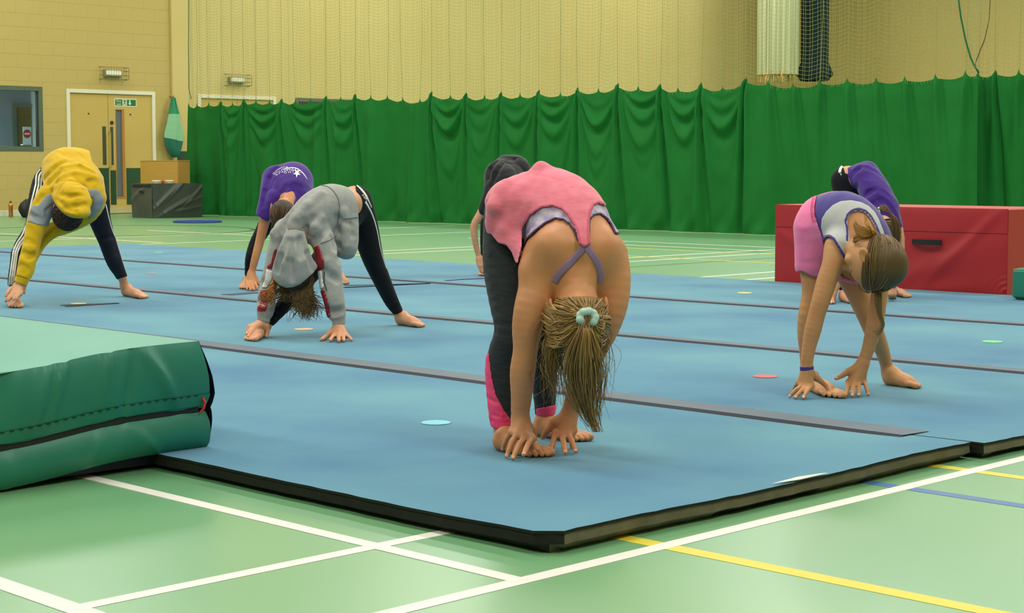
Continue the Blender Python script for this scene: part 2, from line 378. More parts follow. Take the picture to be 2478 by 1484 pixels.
# ---------------------------------------------------------------- stored nets hanging at the corner
def bundle(name, label, pts, m, seed, nf, amp, bparts=None):
    b, a, r, zb, kx = pts; o0 = (b, a, zb)
    T = thing(name, label, 'net', o0)
    r_ = np.random.default_rng(seed); ph = r_.uniform(0, 6.28, 6)
    def fn(u, v):
        th = u * 2 * math.pi; z = zb + .0 + (ZC - zb) * v
        rr = r * (1 + amp * math.sin(nf * th + ph[0] + .4 * z) + amp * .7 * math.sin((nf * 2 + 3) * th + ph[1]) + amp * .5 * math.sin(3 * th + ph[2] + .3 * z))
        if kx and v < .06: rr *= 1 + kx * math.sin(math.pi * min(1, v / .06))
        return (b + rr * math.cos(th), a + rr * math.sin(th), z)
    mb = MB().grid(fn, 240, 40); mb.build('hanging_folds', m, T, smooth=True); return T, fn
AN, BN = 21.5, 30.0
def at_depth(px, py, Y):
    d = ray(px, py); d = d * (Y / d.y); return (d.x * CYW + d.y * SYW, -d.x * SYW + d.y * CYW, d.z + H)
M_wn = mat('white_netting', rgb(206, 208, 172), .8, var=rgb(150, 156, 104), vscale=3.5, vamt=.9, stretch=(6, 6, .05))
M_dn = mat('dark_netting', rgb(12, 44, 42), .9, var=rgb(8, 30, 28), vscale=4, vamt=.8, stretch=(6, 6, .1))
wb = at_depth(1882, 192, 40); T, fn = bundle('stored_white_netting', 'bundle of white netting hanging from the roof in the corner', (wb[0], wb[1], .45, wb[2] + .1, 0), M_wn, 3, 23, .05)
t = MB(); r_ = np.random.default_rng(5)
for i in range(150):
    th = r_.uniform(0, 6.28); rr = .43 + r_.uniform(-.1, .02); x, y = wb[0] + rr * math.cos(th), wb[1] + rr * math.sin(th); l = r_.uniform(.05, .3)
    t.tube([(x, y, wb[2] + .2), (x + r_.uniform(-.02, .02), y, wb[2] + .2 - l * .5), (x + r_.uniform(-.05, .05), y + r_.uniform(-.03, .03), wb[2] + .2 - l)], [.022, .018, .006], 5)
t.build('frayed_hem', mat('frayed_cord', rgb(212, 178, 112), .9), T, kind='stuff')
db = at_depth(1970, 196, 41); bundle('stored_dark_netting', 'bundle of dark green netting hanging beside the white one', (db[0], db[1], .31, db[2], .38), M_dn, 9, 9, .05)

# ---------------------------------------------------------------- divider curtain
BC = 17.0
spk = [(457,248,0),(477,247,0),(505,245,0),(534,243,1),(563,245,0),(591,237,1),(620,239,0),(653,240,0),(682,236,1),(715,238,0),(752,236,0),(789,230,1),(825,231,0),(859,225,1),(898,227,0),(938,228,0),(975,232,0),(1017,237,0),(1044,219,1.4),(1090,226,0),(1128,222,.7),(1173,227,0),(1213,219,1),(1259,223,0),(1304,215,1.2),(1357,221,0),(1398,208,1.2),(1449,211,0),(1495,199,1.6),(1545,205,0),(1598,200,1.7),(1641,209,0),(1697,197,1.7),(1749,205,0),(1805,186,2.2),(1861,193,.4),(1921,198,.3),(1985,190,.5),(2052,186,.5),(2122,185,.4),(2191,182,.3),(2265,177,.3),(2338,168,.3),(2379,164,.8),(2437,164,.5),(2500,160,.5),(2570,158,.6),(2650,154,.4),(2740,150,.8),(2850,146,.4)]
SP_ = [(onB(p[0], p[1], BC), p[2]) for p in spk]
sa = np.array([q[0][0] for q in SP_]); sz = np.array([q[0][1] for q in SP_]); sw = np.array([q[1] for q in SP_])
seed_ = np.random.default_rng(11); sph = seed_.uniform(0, 6.28, len(sa)); sfr = seed_.uniform(9, 15, len(sa)); ssg = seed_.choice([-1, 1], len(sa))
bigs = [i for i in range(len(sa)) if sw[i] >= .7]
def fold(a, z):
    """how far the cloth stands out of the curtain's plane at (a, z)"""
    d = np.zeros_like(a); hh = np.clip((1.92 - z) / 1.9, 0, 1)
    for i in range(len(sa)):
        dz = np.maximum(0.0, sz[i] - z); s_ = sw[i]; lean = ssg[i] * .05
        x = a - sa[i] - lean * dz; near = np.abs(x) < 1.2
        if s_ >= .7:                                     # deep pleat running down from a high hook
            w_ = .018 + .045 * dz; dec = np.exp(-dz / (1.0 + .6 * s_))
            d += (.05 + .028 * s_) * dec * (np.exp(-((x - w_ * .9) / w_) ** 2) - 1.25 * np.exp(-((x + w_ * .25) / (w_ * .45)) ** 2) + .7 * np.exp(-((x + w_ * 1.5) / w_) ** 2))
        elif s_ > 0:
            w_ = .035 + .06 * dz; d += .06 * np.exp(-dz / 1.3) * (np.exp(-(x / w_) ** 2) - .8 * np.exp(-((x + w_ * 1.2) / (w_ * .6)) ** 2))
        else:
            w_ = .025 + .10 * dz; d += .022 * np.exp(-dz / .22) * np.exp(-(x / w_) ** 2)
    for i in range(len(sa) - 1):                         # the hem band turns out or in between hooks
        c_ = (sa[i] + sa[i + 1]) / 2; w_ = abs(sa[i] - sa[i + 1]) / 2; x = np.clip((a - c_) / w_, -1, 1); ok = np.abs(a - c_) < w_
        dz = np.maximum(0, (sz[i] + sz[i + 1]) / 2 - .05 - z); d += ok * ssg[i] * .03 * (1 - x * x) * np.exp(-(dz / .11) ** 2)
    for i, j in zip(bigs[:-1], bigs[1:]):                # swags hanging between two high hooks
        c_ = (sa[i] + sa[j]) / 2 + .03 * ssg[i]; w_ = abs(sa[i] - sa[j]) / 2 + .01
        if w_ > .8: continue
        x = (a - c_) / w_; ok = np.abs(x) < 1; t = (sz[i] + sz[j]) / 2 - z; sk = .25 * ssg[j] * x
        for K, am, wd in ((.24, .028, .05), (.46, .034, .07), (.74, .026, .09), (1.05, .018, .12)):
            hs_ = ((i * 37 + int(K * 100) * 13) % 11) / 11; K = K * (.75 + .5 * hs_); am = am * (.35 + 1.1 * ((i * 17 + int(K * 50)) % 7) / 7); s_ = t - K * (1 - x * x) - sk * K
            d += ok * am * min(1.3, w_ * 3) * np.maximum(0, 1 - x * x) ** .7 * (np.exp(-(s_ / wd) ** 2) - .8 * np.exp(-((s_ - wd * 1.5) / wd) ** 2)) * (.5 + .35 * max(sw[i], sw[j]))
    soft = .075 * hh * np.sin(a * 5.1 + 1.1 * np.sin(a * 1.9) + .35 * z) + .028 * hh * np.sin(a * 11.7 + 2.0 * np.sin(a * 2.3) - .5 * z)
    d += soft * np.where(a > 18.6, 1.0, .8)
    d += .045 * np.where(a > 19.0, 1, 0) * (np.maximum(0, np.sin(a * 8.3 + 1.3 * np.sin(a * 2.7))) ** 3) * np.minimum(1, hh * 6)
    d += .035 * np.exp(-(z / .10) ** 2) * np.sin(a * 9 + 1.3) + .014 * np.exp(-(z / .25) ** 2) * np.sin(a * 21 + z * 12)
    return d * (.25 + .75 * (1 - np.exp(-(np.maximum(0, np.interp(a, sa[::-1], sz[::-1]) - z) / .14) ** 2)))
def top_z(a):
    t = np.interp(a, sa[::-1], sz[::-1]); u = np.interp(a, sa[::-1], np.arange(len(sa))[::-1]); fr = u - np.floor(u)
    sag = (1 - np.abs(2 * fr - 1) ** 1.7); sg = np.interp(a, sa[::-1], (np.where(sa > 13, .055, .032) + .03 * seed_.random(len(sa)))[::-1])
    near = np.min(np.abs(a[..., None] - sa), axis=-1)
    return t - .058 - sg * sag * .62 + .05 * np.clip(1 - near / .022, 0, 1)
def curtain(name, label, a0, a1, off, extras):
    o0 = (BC + off, (a0 + a1) / 2, 0)
    T = thing(name, label, 'curtain', o0)
    n = int((a0 - a1) / .018); m = 84
    aa = np.linspace(a0, a1, n + 1); aa = np.unique(np.concatenate([aa, sa[(sa < a0) & (sa > a1)]]))[::-1]; n = len(aa) - 1
    tz = top_z(aa); V = np.linspace(0, 1, m + 1)[:, None]; Z = .006 + (tz[None] - .006) * V; A_ = np.repeat(aa[None], m + 1, 0)
    D = fold(A_, Z)
    vs = np.stack([BC + off - D, A_, Z], -1).reshape(-1, 3) - np.array(o0)
    me = bpy.data.meshes.new('curtain_cloth'); idx = np.arange((n + 1) * (m + 1)).reshape(m + 1, n + 1)
    q = np.stack([idx[:-1, :-1], idx[:-1, 1:], idx[1:, 1:], idx[1:, :-1]], -1).reshape(-1, 4)
    np_mesh(me, vs, q); link('curtain_cloth', me, M_curt, T, smooth=True)
    # netting above: twine ribbons, drawn up at the cords
    zt = 5.2; vb = []; fb = []
    def zdr(a):
        u = np.interp(a, sa[::-1], np.arange(len(sa))[::-1]); fr = u - np.floor(u); return -.045 * (1 - np.abs(2 * fr - 1) ** 2)
    va = []; fa = []; cnt = 0
    def ribbon(P, wv):
        nonlocal cnt
        k = len(P); va.append(np.concatenate([P - wv, P + wv])); i = np.arange(k - 1) + cnt
        fa.append(np.stack([i, i + 1, i + 1 + k, i + k], -1)); cnt += 2 * k
    pitch = .048
    def nd(a, z): return .03 * np.sin(a * 7.3 + .7 * np.sin(a * 1.9)) + .02 * np.sin(a * 17.1 + 2 * np.sin(a * 3.1))
    avs = np.arange(a1, a0, pitch)
    for a in avs:
        a_ = a + .012 * math.sin(a * 21) + .01 * math.sin(a * 57); z0 = float(top_z(np.array([a_]))[0]) - .03
        z = np.linspace(z0, zt, 26); P = np.stack([BC + off - nd(np.full_like(z, a_), z), np.full_like(z, a_) + .006 * np.sin(z * 5 + a), z], -1)
        ribbon(P, np.array([0, .0015, 0]))
    zz = 1.72
    while zz < zt:
        a = np.arange(a1, a0, .05); z = zz + zdr(a); ok = z > top_z(a) + .004
        P = np.stack([BC + off - nd(a, z), a, z], -1)
        seg = np.where(ok)[0]
        if len(seg) > 2:
            for s_ in np.split(seg, np.where(np.diff(seg) != 1)[0] + 1):
                if len(s_) > 2: ribbon(P[s_], np.array([0, 0, .0015]))
        zz += pitch
    me = bpy.data.meshes.new('netting'); np_mesh(me, np.concatenate(va) - np.array(o0), np.concatenate(fa))
    link('netting', me, M_net, T, kind='stuff')
    for i, a in enumerate(sa):
        if a1 < a < a0:
            z0 = sz[i] - .03; dd = float(nd(np.array([a]), 0)[0])
            MB().tube([(BC + off - dd * (1 if k else 0) - .002, a, z) for k, z in enumerate(np.linspace(z0, zt, 5))], .0028, 5).build('lift_cord', M_cord, T)
    for nm, m_, px, off2, rad in extras:
        pts = []
        for (x, y) in px: q = onB(x, y, BC + off - off2); pts.append((BC + off - off2, q[0], q[1]))
        MB().tube(pts, rad, 6).build(nm, m_, T, smooth=True)
    return T
def np_mesh(me, vs, q):
    vs = np.asarray(vs, dtype=np.float32); q = np.asarray(q, dtype=np.int32)
    me.vertices.add(len(vs)); me.vertices.foreach_set('co', vs.ravel())
    me.loops.add(q.size); me.loops.foreach_set('vertex_index', q.ravel())
    k = q.shape[1]; me.polygons.add(len(q)); me.polygons.foreach_set('loop_start', np.arange(0, q.size, k, dtype=np.int32))
    me.update(calc_edges=True)
a_split = onB(2368, 300, BC)[0]
curtain('divider_curtain', 'long green divider curtain with netting above, left of the gap', SP_[0][0][0] + .02, a_split + .01, 0, [
    ('edge_cord', M_gcord, [(457, -60), (456, 120), (457, 215), (463, 240)], .02, .006),
    ('net_border', M_gcord, [(2312, -60), (2325, 40), (2336, 95), (2349, 140), (2358, 160), (2369, 176)], .03, .011)])
curtain('divider_curtain', 'green divider curtain right of the dark gap, behind the red block', a_split + .34, 5.6, .27, [
    ('net_border', M_bcord, [(2400, -60), (2393, 50), (2383, 95), (2372, 122), (2361, 152), (2360, 165)], .03, .006)])

# ---------------------------------------------------------------- carpet mats
bb = [2.655, 4.43, 6.1, 7.93, 9.70]; AM0, AM1 = 2.53, 15.29
mlab = ['blue carpet floor mat nearest the camera, partly under the green crash mat', 'second blue carpet floor mat from the camera, where the hoodie girl stands',
        'third blue carpet floor mat from the camera', 'farthest blue carpet floor mat, in front of the red block']
mats = []
for i in range(4):
    b0, b1 = bb[i] + (.0 if i == 0 else .006), bb[i + 1] - .006; a0 = AM0 + (0, -.04, .02, -.01)[i]; a1 = AM1 + (0, .03, -.02, .0)[i]
    T = thing('floor_mat', mlab[i], 'mat', ((b0 + b1) / 2, (a0 + a1) / 2, 0), 'blue carpet mats laid side by side')
    mats.append(T)
    # carpet top with softly waving edge
    n1, n2 = 40, 260
    wob = lambda s, p: .004 * math.sin(s * 3.1 + p) + .002 * math.sin(s * 11 + 2 * p) + .0014 * math.sin(s * 37 + p) + .0016 * math.sin(s * 83 + p * 3)
    def top(u, v, z, ins=0.0):
        b = b0 + ins + (b1 - b0 - 2 * ins) * u; a = a0 + ins + (a1 - a0 - 2 * ins) * v
        if i == 0:                               # clipped near corner
            cc = .09; du = (b - b0); dv = (a - a0)
            if du + dv < cc * .5: sft = (cc * .5 - du - dv) / 2; b += sft; a += sft
        ed = min(u, 1 - u)
        if v < .01: a += wob(b, i)
        if i == 0 and u < .01: b += wob(a, 1.7) * .7
        lift = 0.004 * math.exp(-((a - a0) / .25) ** 2) * (1 + .6 * math.sin(b * 5))
        return (b, a, z + lift)
    t = MB().grid(lambda u, v: top(u, v, .0455), n1, n2)
    rim = [(0, v / n2) for v in range(n2, 0, -1)] + [(u / n1, 0) for u in range(n1)] + [(1, v / n2) for v in range(n2)] + [(u / n1, 1) for u in range(n1, 0, -1)]
    r0 = [top(u, v, .0455) for u, v in rim]; r1 = [top(u, v, .0385) for u, v in rim]; n = len(rim)
    t.add(r0 + r1, [(j, j + n, (j + 1) % n + n, (j + 1) % n) for j in range(n)])
    ct = t.build('carpet_top', M_carpet, T); ct.data.materials.append(M_foamb)
    for pl in ct.data.polygons:
        if abs(pl.normal.z) < .5: pl.material_index = 1
    r2 = [top(u, v, .0385, .003) for u, v in rim]; r3 = [top(u, v, .015, .001) for u, v in rim]; r4 = [(p[0], p[1], .0) for p in [top(u, v, 0, .03) for u, v in rim]]
    m = MB(); fs = []
    for kk in range(2):
        fs += [(kk * n + j, kk * n + j + n, kk * n + (j + 1) % n + n, kk * n + (j + 1) % n) for j in range(n)]
    m.add(r2 + r3 + r4, fs)
    fo = m.build('foam_base', M_foam, T)
    fo.data.materials.append(M_foamb)
    nn = Vector((-1, 0, 0))
    for pl in fo.data.polygons:
        if pl.normal.x < -.5 or pl.center.z < .009: pl.material_index = 1  # left side and undercut coloured black as if in shade
mats[0]  # corner patch of darker foam

def strip(i, b, a0, a1, wd, lab):
    T = thing('joining_strip', lab, 'strip', (b, (a0 + a1) / 2, .046), 'grey strips covering the joints between mats')
    n = 220
    wv = lambda a, p: .006 * math.sin(a * 1.3 + p) + .003 * math.sin(a * 4.1 + p)
    def fn(u, v):
        a = a0 + (a1 - a0) * u; e = wv(a, i * 2)
        x = b - .3 * wd + wd * v + e; z = .0470 + (.004 * (1 - v) if v < .5 else .002 * (2 - 2 * v)) + .0015
        return (x, a, z)
    t = MB().grid(lambda u, v: fn(1 - u, v), n, 4); t.build('strip_top', M_tape, T)
    def ed(u, v):
        p = fn(u, 0); return (p[0] - .024 * (1 - v), p[1], .0462 + (p[2] - .0462) * v)
    t = MB().grid(lambda u, v: ed(1 - u, v), n, 1); t.build('strip_edge_shadow', M_tapeb, T)  # dark sliver stands in for the shadow under the lifted edge
strip(0, bb[1], 2.73, AM1 - .1, .145, 'grey joining strip nearest the camera, running behind the crash mat corner')
strip(1, bb[2], AM0 - .03, AM1 - .05, .115, 'grey joining strip passing behind the girl in the grey hoodie')
strip(2, bb[3], AM0 - .03, AM1 - .05, .115, 'farthest grey joining strip, close to the far edge of the mats')

# marker discs
def disc(px, py, col, lab, wpx=None):
    b, a = ground(px, py, .047); o = MB(); o.lathe((b, a, .0462), [(0, 0), (.046, 0), (.047, .001), (.045, .0022), (0, .0022)], 32)
    ob = o.build('marker_disc', mat('disc_' + lab.split()[1], col, .5), origin=(b, a, .0462)); tag(ob, lab, 'marker', 'flat marker discs on the mats')
disc(1055, 1023, rgb(112, 196, 216), 'flat turquoise marker disc left of the girl in pink')
disc(1852, 911, rgb(230, 72, 84), 'flat red marker disc left of the girl in pink shorts')
disc(735, 797, rgb(240, 170, 120), 'flat orange marker disc under the hoodie girl\'s hair')
disc(190, 735, rgb(220, 200, 60), 'flat yellow marker disc in front of the girl in yellow')
disc(365, 662.5, rgb(226, 96, 110), 'flat pink marker disc beyond the foot of the girl in yellow')
disc(384, 611, rgb(130, 210, 190), 'flat mint marker disc near the far left mat corner')
disc(1802, 709, rgb(228, 214, 110), 'flat cream marker disc in front of the red block')
disc(2402, 827, rgb(104, 214, 130), 'flat green marker disc at the right side of the mats')
def strap(pts, wd, col, lab, name='strap', cat='strap', z=.0475):
    P = [ground(x, y, z) for x, y in pts]; o0 = (P[0][0], P[0][1], .046); t = MB()
    for (p, q) in zip(P[:-1], P[1:]):
        d = Vector((q[0] - p[0], q[1] - p[1])); nrm = Vector((-d.y, d.x)).normalized() * wd / 2
        t.add([(p[0] - nrm.x, p[1] - nrm.y, .0462), (q[0] - nrm.x, q[1] - nrm.y, .0462), (q[0] + nrm.x, q[1] + nrm.y, .0462), (p[0] + nrm.x, p[1] + nrm.y, .0462),
               (p[0] - nrm.x, p[1] - nrm.y, .049), (q[0] - nrm.x, q[1] - nrm.y, .049), (q[0] + nrm.x, q[1] + nrm.y, .049), (p[0] + nrm.x, p[1] + nrm.y, .049)],
              [(3, 2, 1, 0), (4, 5, 6, 7), (0, 1, 5, 4), (1, 2, 6, 5), (2, 3, 7, 6), (3, 0, 4, 7)])
    o = t.build(name, mat(name + lab.split()[0], col, .7), origin=o0); tag(o, lab, cat)
strap([(148, 739), (286, 734), (160, 742)], .03, rgb(40, 48, 62), 'black strap lying by the yellow disc')
strap([(548, 713.5), (624, 707.5)], .1, rgb(66, 80, 108), 'dark strap lying behind the hoodie girl\'s sleeve')
strap([(1040, 686), (834, 696), (1040, 686), (834, 691)], .03, rgb(52, 66, 92), 'long dark strap lying behind the hoodie girl\'s legs')
strap([(1080, 679), (1130, 675.5), (1180, 673.5)], .035, rgb(60, 40, 150), 'purple skipping rope behind the girl in pink', 'skipping_rope', 'rope')
P4 = [ground(x, y, .05) for x, y in ((1868, 1173), (1935, 1163), (2004, 1147), (1985, 1148.5), (1930, 1157))]
t = MB(); t.add([(p[0], p[1], .053) for p in P4] + [(p[0], p[1], .0515) for p in P4], [(0, 1, 2, 3, 4), (9, 8, 7, 6, 5)] + [(j, j + 5, (j + 1) % 5 + 5, (j + 1) % 5) for j in range(5)])
tag(t.build('tape_strip', M_white, origin=(P4[0][0], P4[0][1], .05)), 'white tape strip at the right edge of the nearest mat', 'tape')

# ---------------------------------------------------------------- green crash mat
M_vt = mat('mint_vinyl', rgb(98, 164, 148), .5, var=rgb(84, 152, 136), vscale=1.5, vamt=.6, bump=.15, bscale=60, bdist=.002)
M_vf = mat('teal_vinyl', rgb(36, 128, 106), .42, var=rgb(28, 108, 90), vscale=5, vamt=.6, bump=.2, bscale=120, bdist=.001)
M_navy = mat('navy_vinyl', rgb(20, 30, 56), .5)
M_zip = mat('black_zip', rgb(16, 24, 22), .7)
CB1, CA0 = 2.80, 4.05; CB0, CA1 = .75, 6.9
T = thing('crash_mat', 'large two-layer teal crash mat overlapping the corner of the blue mats', 'crash mat', (CB1, CA0, .05))
def drop(b): return .044 * (1 - 1 / (1 + math.exp(-(b - 2.38) / .09)))
SEAM = .148
def crease(b, z):
    d = 0
    for (b_, z_, k, w_, am) in ((2.36, .33, .35, .012, .012), (2.30, .30, .30, .018, .008), (2.50, .33, .22, .013, .011), (2.56, .26, .22, .012, -.008), (2.66, .27, -.6, .02, .009), (2.18, .3, .1, .03, -.01), (2.06, .25, .3, .02, .01), (1.9, .3, .2, .03, .01)):
        x = b - b_ + (z - z_) * -k; d += 1.7 * am * math.exp(-(x / w_) ** 2) * math.exp(-((z - z_) / .085) ** 2)
    for (b_, z_, k, w_, am) in ((2.62, .08, -.8, .02, .008), (2.45, .09, .5, .012, .005), (2.2, .08, .2, .016, .007), (2.12, .08, -.1, .016, -.005)):
        x = b - b_ + (z - z_) * -k; d += am * math.exp(-(x / w_) ** 2) * math.exp(-((z - z_) / .05) ** 2)
    return d
def face(b, z, zr0, zr1):
    s = (z - zr0) / (zr1 - zr0); bul = .020 * math.sin(math.pi * min(max(s, 0), 1)) ** .8
    e = min(1.0, max(0.0, (CB1 + .01 - b) / .05)) ** .5
    return CA0 - bul * (.55 + .45 * e) - crease(b, z)
EXT = lambda z: float(np.interp(z, (.047, .06, .12, .15, .163, .175, .20, .25, .30, .352), (.024, .028, .026, .020, .014, .022, .029, .024, .013, .0)))
def frontgrid(z0, z1, zr0, zr1, nv, ex=0.0):
    def fn(u, v):
        b = CB0 + (CB1 - CB0) * u; z = z0 + (z1 - z0) * v; s = (z - zr0) / (zr1 - zr0)
        bb_ = b + (EXT(z) * max(0, (b - CB1 + .08) / .08) if b > CB1 - .08 else 0)
        return (bb_, face(b, z, zr0, zr1) - ex, z - drop(b))
    return fn
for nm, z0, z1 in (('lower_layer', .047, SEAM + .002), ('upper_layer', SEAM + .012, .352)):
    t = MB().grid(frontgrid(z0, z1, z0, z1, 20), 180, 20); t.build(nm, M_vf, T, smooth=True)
zr = (SEAM + .012, .352)
t = MB().grid(frontgrid(SEAM + .02, SEAM + .052, zr[0], zr[1], 4, .0035), 180, 4); t.build('zip_flap', M_vf, T, smooth=True)
t = MB().grid(lambda u, v: (CB0 + (CB1 - CB0 - .004) * u, CA0 - .002, SEAM + .000 + .018 * v - drop(CB0 + (CB1 - CB0) * u)), 90, 2); t.build('zip', M_zip, T)
t = MB()                                    # stitching along the flap
for kk in range(75):
    b = CB1 - .02 - kk * .026; z = SEAM + .0505
    t.box(b - .008, b + .004, face(b, z, *zr) - .0055, face(b, z, *zr) - .003, z - drop(b) - .0012, z - drop(b) + .0012)
t.build('stitching', M_zip, T, kind='stuff')
def toph(u, v):
    b = CB0 + (CB1 - CB0) * u; a = CA0 + (CA1 - CA0) * v
    sag = -.012 * math.sin(math.pi * min(1, v * 1.6)) * math.sin(math.pi * min(u, 1)) ** .5
    wr = 0
    for (b_, am, w_) in ((2.34, .010, .035), (2.06, .013, .08), (2.52, .007, .02)): wr -= am * math.exp(-((b - b_ - (a - CA0) * .8) / w_) ** 2) * math.exp(-((a - CA0) / .09) ** 2)
    return (b, a, .352 + sag + wr - drop(b))
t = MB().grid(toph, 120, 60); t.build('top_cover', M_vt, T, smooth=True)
t = MB().grid(lambda u, v: (CB1 + EXT(.047 + .305 * v) + .013 * math.sin(math.pi * v) + .001, CA0 - .016 * math.sin(math.pi * v) + (CA1 - CA0) * u, .047 + .305 * v), 40, 24); t.build('end_panel', M_navy, T, smooth=True)
MB().box(CB0, CB1 - .03, CA0 + .03, CA1, .012, .3).build('foam_core', M_navy, T)
t = MB().tube([(CB1 + .002, CA0 - .014, .190), (CB1 + .006, CA0 - .02, .178), (CB1 + .002, CA0 - .018, .160), (CB1 - .004, CA0 - .012, .150)], .004, 6); t.build('zip_pull', mat('red_pull', rgb(216, 52, 40), .5), T)

# ---------------------------------------------------------------- red block and teal block
M_red = mat('red_vinyl', rgb(170, 30, 38), .52, var=rgb(160, 30, 38), vscale=3, vamt=.5, bump=.2, bscale=60, bdist=.002)
M_red2 = mat('red_vinyl_lit', rgb(184, 50, 48), .45)  # lighter copy of the red vinyl, paints the end face as lit
RB0, RB1, RA0, RA1, RZ = 9.72, 10.36, 5.34, 7.11, .578
T = thing('foam_block', 'large red vinyl foam block with a black handle behind the mats', 'block', (RB0, RA0, 0))
def rf(u, v, z0=0.0, z1=RZ, ex=0):
    a = RA1 + (RA0 - RA1) * u; z = z0 + (z1 - z0) * v
    e = (math.sin(math.pi * min(max(u, 0), 1)) ** .35) * (math.sin(math.pi * z / RZ) ** .35 if 0 < z < RZ else 0)
    d = .014 * e
    for (a_, z_, k, w_, am) in ((6.0, .15, .42, .09, .016), (5.75, .33, .45, .08, -.010), (6.5, .10, .3, .05, .01), (5.55, .42, .9, .05, .012), (6.9, .3, -.5, .04, .006), (5.95, .03, .15, .05, .01)):
        x = (z - z_) - (a_ - a) * k; d += am * math.exp(-(x / w_) ** 2) * math.exp(-((a - a_) / .35) ** 2) * min(1, e * 2)
    for q in range(5): d += .012 * math.exp(-((math.hypot(a - RA0, z - .05) - .03 - q * .035) / .009) ** 2) * math.exp(-(math.hypot(a - RA0, z - .05) / .09) ** 2)
    return (RB0 - d - ex, a, z)
t = MB().grid(lambda u, v: rf(u, v), 150, 60); t.build('front_cover', M_red, T, smooth=True)
t = MB().grid(lambda u, v: rf(u, v, .425, RZ - .004, .004), 150, 10); t.build('cover_flap', M_red, T, smooth=True)
MB().box(RB0, RB1, RA0, RA1, 0, RZ, .006).build('block_body', M_red2, T)
hp = [onB(2205, 585, RB0 - .03), onB(2278, 585, RB0 - .03)]; hz = hp[0][1]
t = MB(); t.grid(lambda u, v: (RB0 - .022 - .022 * math.sin(math.pi * u) ** .5, hp[0][0] + (hp[1][0] - hp[0][0]) * u, hz - .017 + .034 * v), 16, 3); t.build('carry_handle', M_zip, T)
b_, a_ = ground(2445, 725, .046)
T = thing('foam_block', 'teal foam block at the right edge in front of the red block', 'block', (b_, a_, .046))
MB().box(b_, b_ + .3, a_ - 1.1, a_ + .0, .046, .235, .02).build('block_body', M_vf, T, smooth=False)
MB().tube([(b_ + .012, a_ - .012, .228), (b_ + .012, a_ - 1.08, .232)], .003, 5).build('piping', mat('yellow_piping', rgb(170, 170, 60), .6), T)

# ---------------------------------------------------------------- things by the end wall
M_tarp = mat('grey_tarp', rgb(74, 78, 72), .38, var=rgb(56, 60, 56), vscale=4, vamt=.5)
gb, ga = ground(370, 528.8, 0); gz = onA(430, 444, ga)[1]; gb1 = onA(489, 500, ga)[0]; ga1 = onB(320, 500, gb)[0]
T = thing('covered_box', 'low box under a creased dark grey cover beside the curtain end', 'box', (gb, ga, 0))
def tf(u, v):
    b = gb + (gb1 - gb) * u; z = gz * v; d = 0
    for (b_, z_, k, w_, am) in ((.25, .35, .8, .04, .03), (.5, .5, .9, .03, .025), (.45, .2, .5, .03, .03), (.8, .3, .3, .03, .025), (.7, .15, .15, .025, .03), (.9, .45, .9, .03, .02), (.15, .15, -.9, .03, .02)):
        x = (z - z_ * gz / .6) - (u - b_) * k * (gb1 - gb); d += am * math.exp(-(x / w_) ** 2) * math.exp(-((u - b_) / .3) ** 2)
    return (b, ga - d - .01 * math.sin(math.pi * v), z)
MB().grid(tf, 60, 40).build('front_cover', M_tarp, T, smooth=True)
MB().grid(lambda u, v: (gb - .012 * math.sin(math.pi * v) - .015 * math.exp(-((v - .5 - u * .6) / .08) ** 2), ga1 + (ga - ga1) * u, gz * v), 30, 24).build('side_cover', M_tarp, T, smooth=True)
MB().box(gb + .002, gb1, ga + .002, ga1, 0, gz - .001, .006).build('box_body', M_tarp, T)
a1_, z1_ = onB(329, 447, gb - .02); a2_, z2_ = onB(368, 452, gb - .02)
MB().box(gb - .022, gb - .004, ga + .03, ga1 - .05, gz - .06, gz - .015, .003).build('strap', M_zip, T)
hc = onB(341, 467, gb - .02)
MB().grid(lambda u, v: (gb - .02 - .01 * math.sin(math.pi * u), hc[0] + .07 - .14 * u, hc[1] - .02 + .04 * v + .02 * math.sin(math.pi * u)), 8, 2).build('handle', M_zip, T)
for i, (xa_, xb_) in enumerate(((365, 391), (397, 422))):
    q0 = onA(xa_, 440, ga + .25); q1 = onA(xb_, 440, ga + .25); c = (q0[0] + q1[0]) / 2; r_ = (q1[0] - q0[0]) / 2 * .74
    t = MB(); t.lathe((c, ga + .25, gz), [(0, 0), (r_ * .8, 0), (r_ * .95, .03), (r_, .034), (r_, .042), (r_ * .9, .05), (0, .05)], 24)
    tag(t.build('plastic_tub', mat('tub_white', rgb(226, 222, 196), .5), origin=(c, ga + .25, gz)), ('left' if i == 0 else 'right') + ' one of two shallow white tubs on the grey covered box', 'tub', 'white tubs on the covered box')
q = onA(394, 442, ga + .25); t = MB(); t.lathe((q[0], ga + .25, gz), [(0, 0), (.022, 0), (.024, .03), (.014, .045), (0, .045)], 14)
tag(t.build('red_cap', mat('cap_red', rgb(186, 40, 30), .5), origin=(q[0], ga + .25, gz)), 'small red cap between the two white tubs', 'cap')
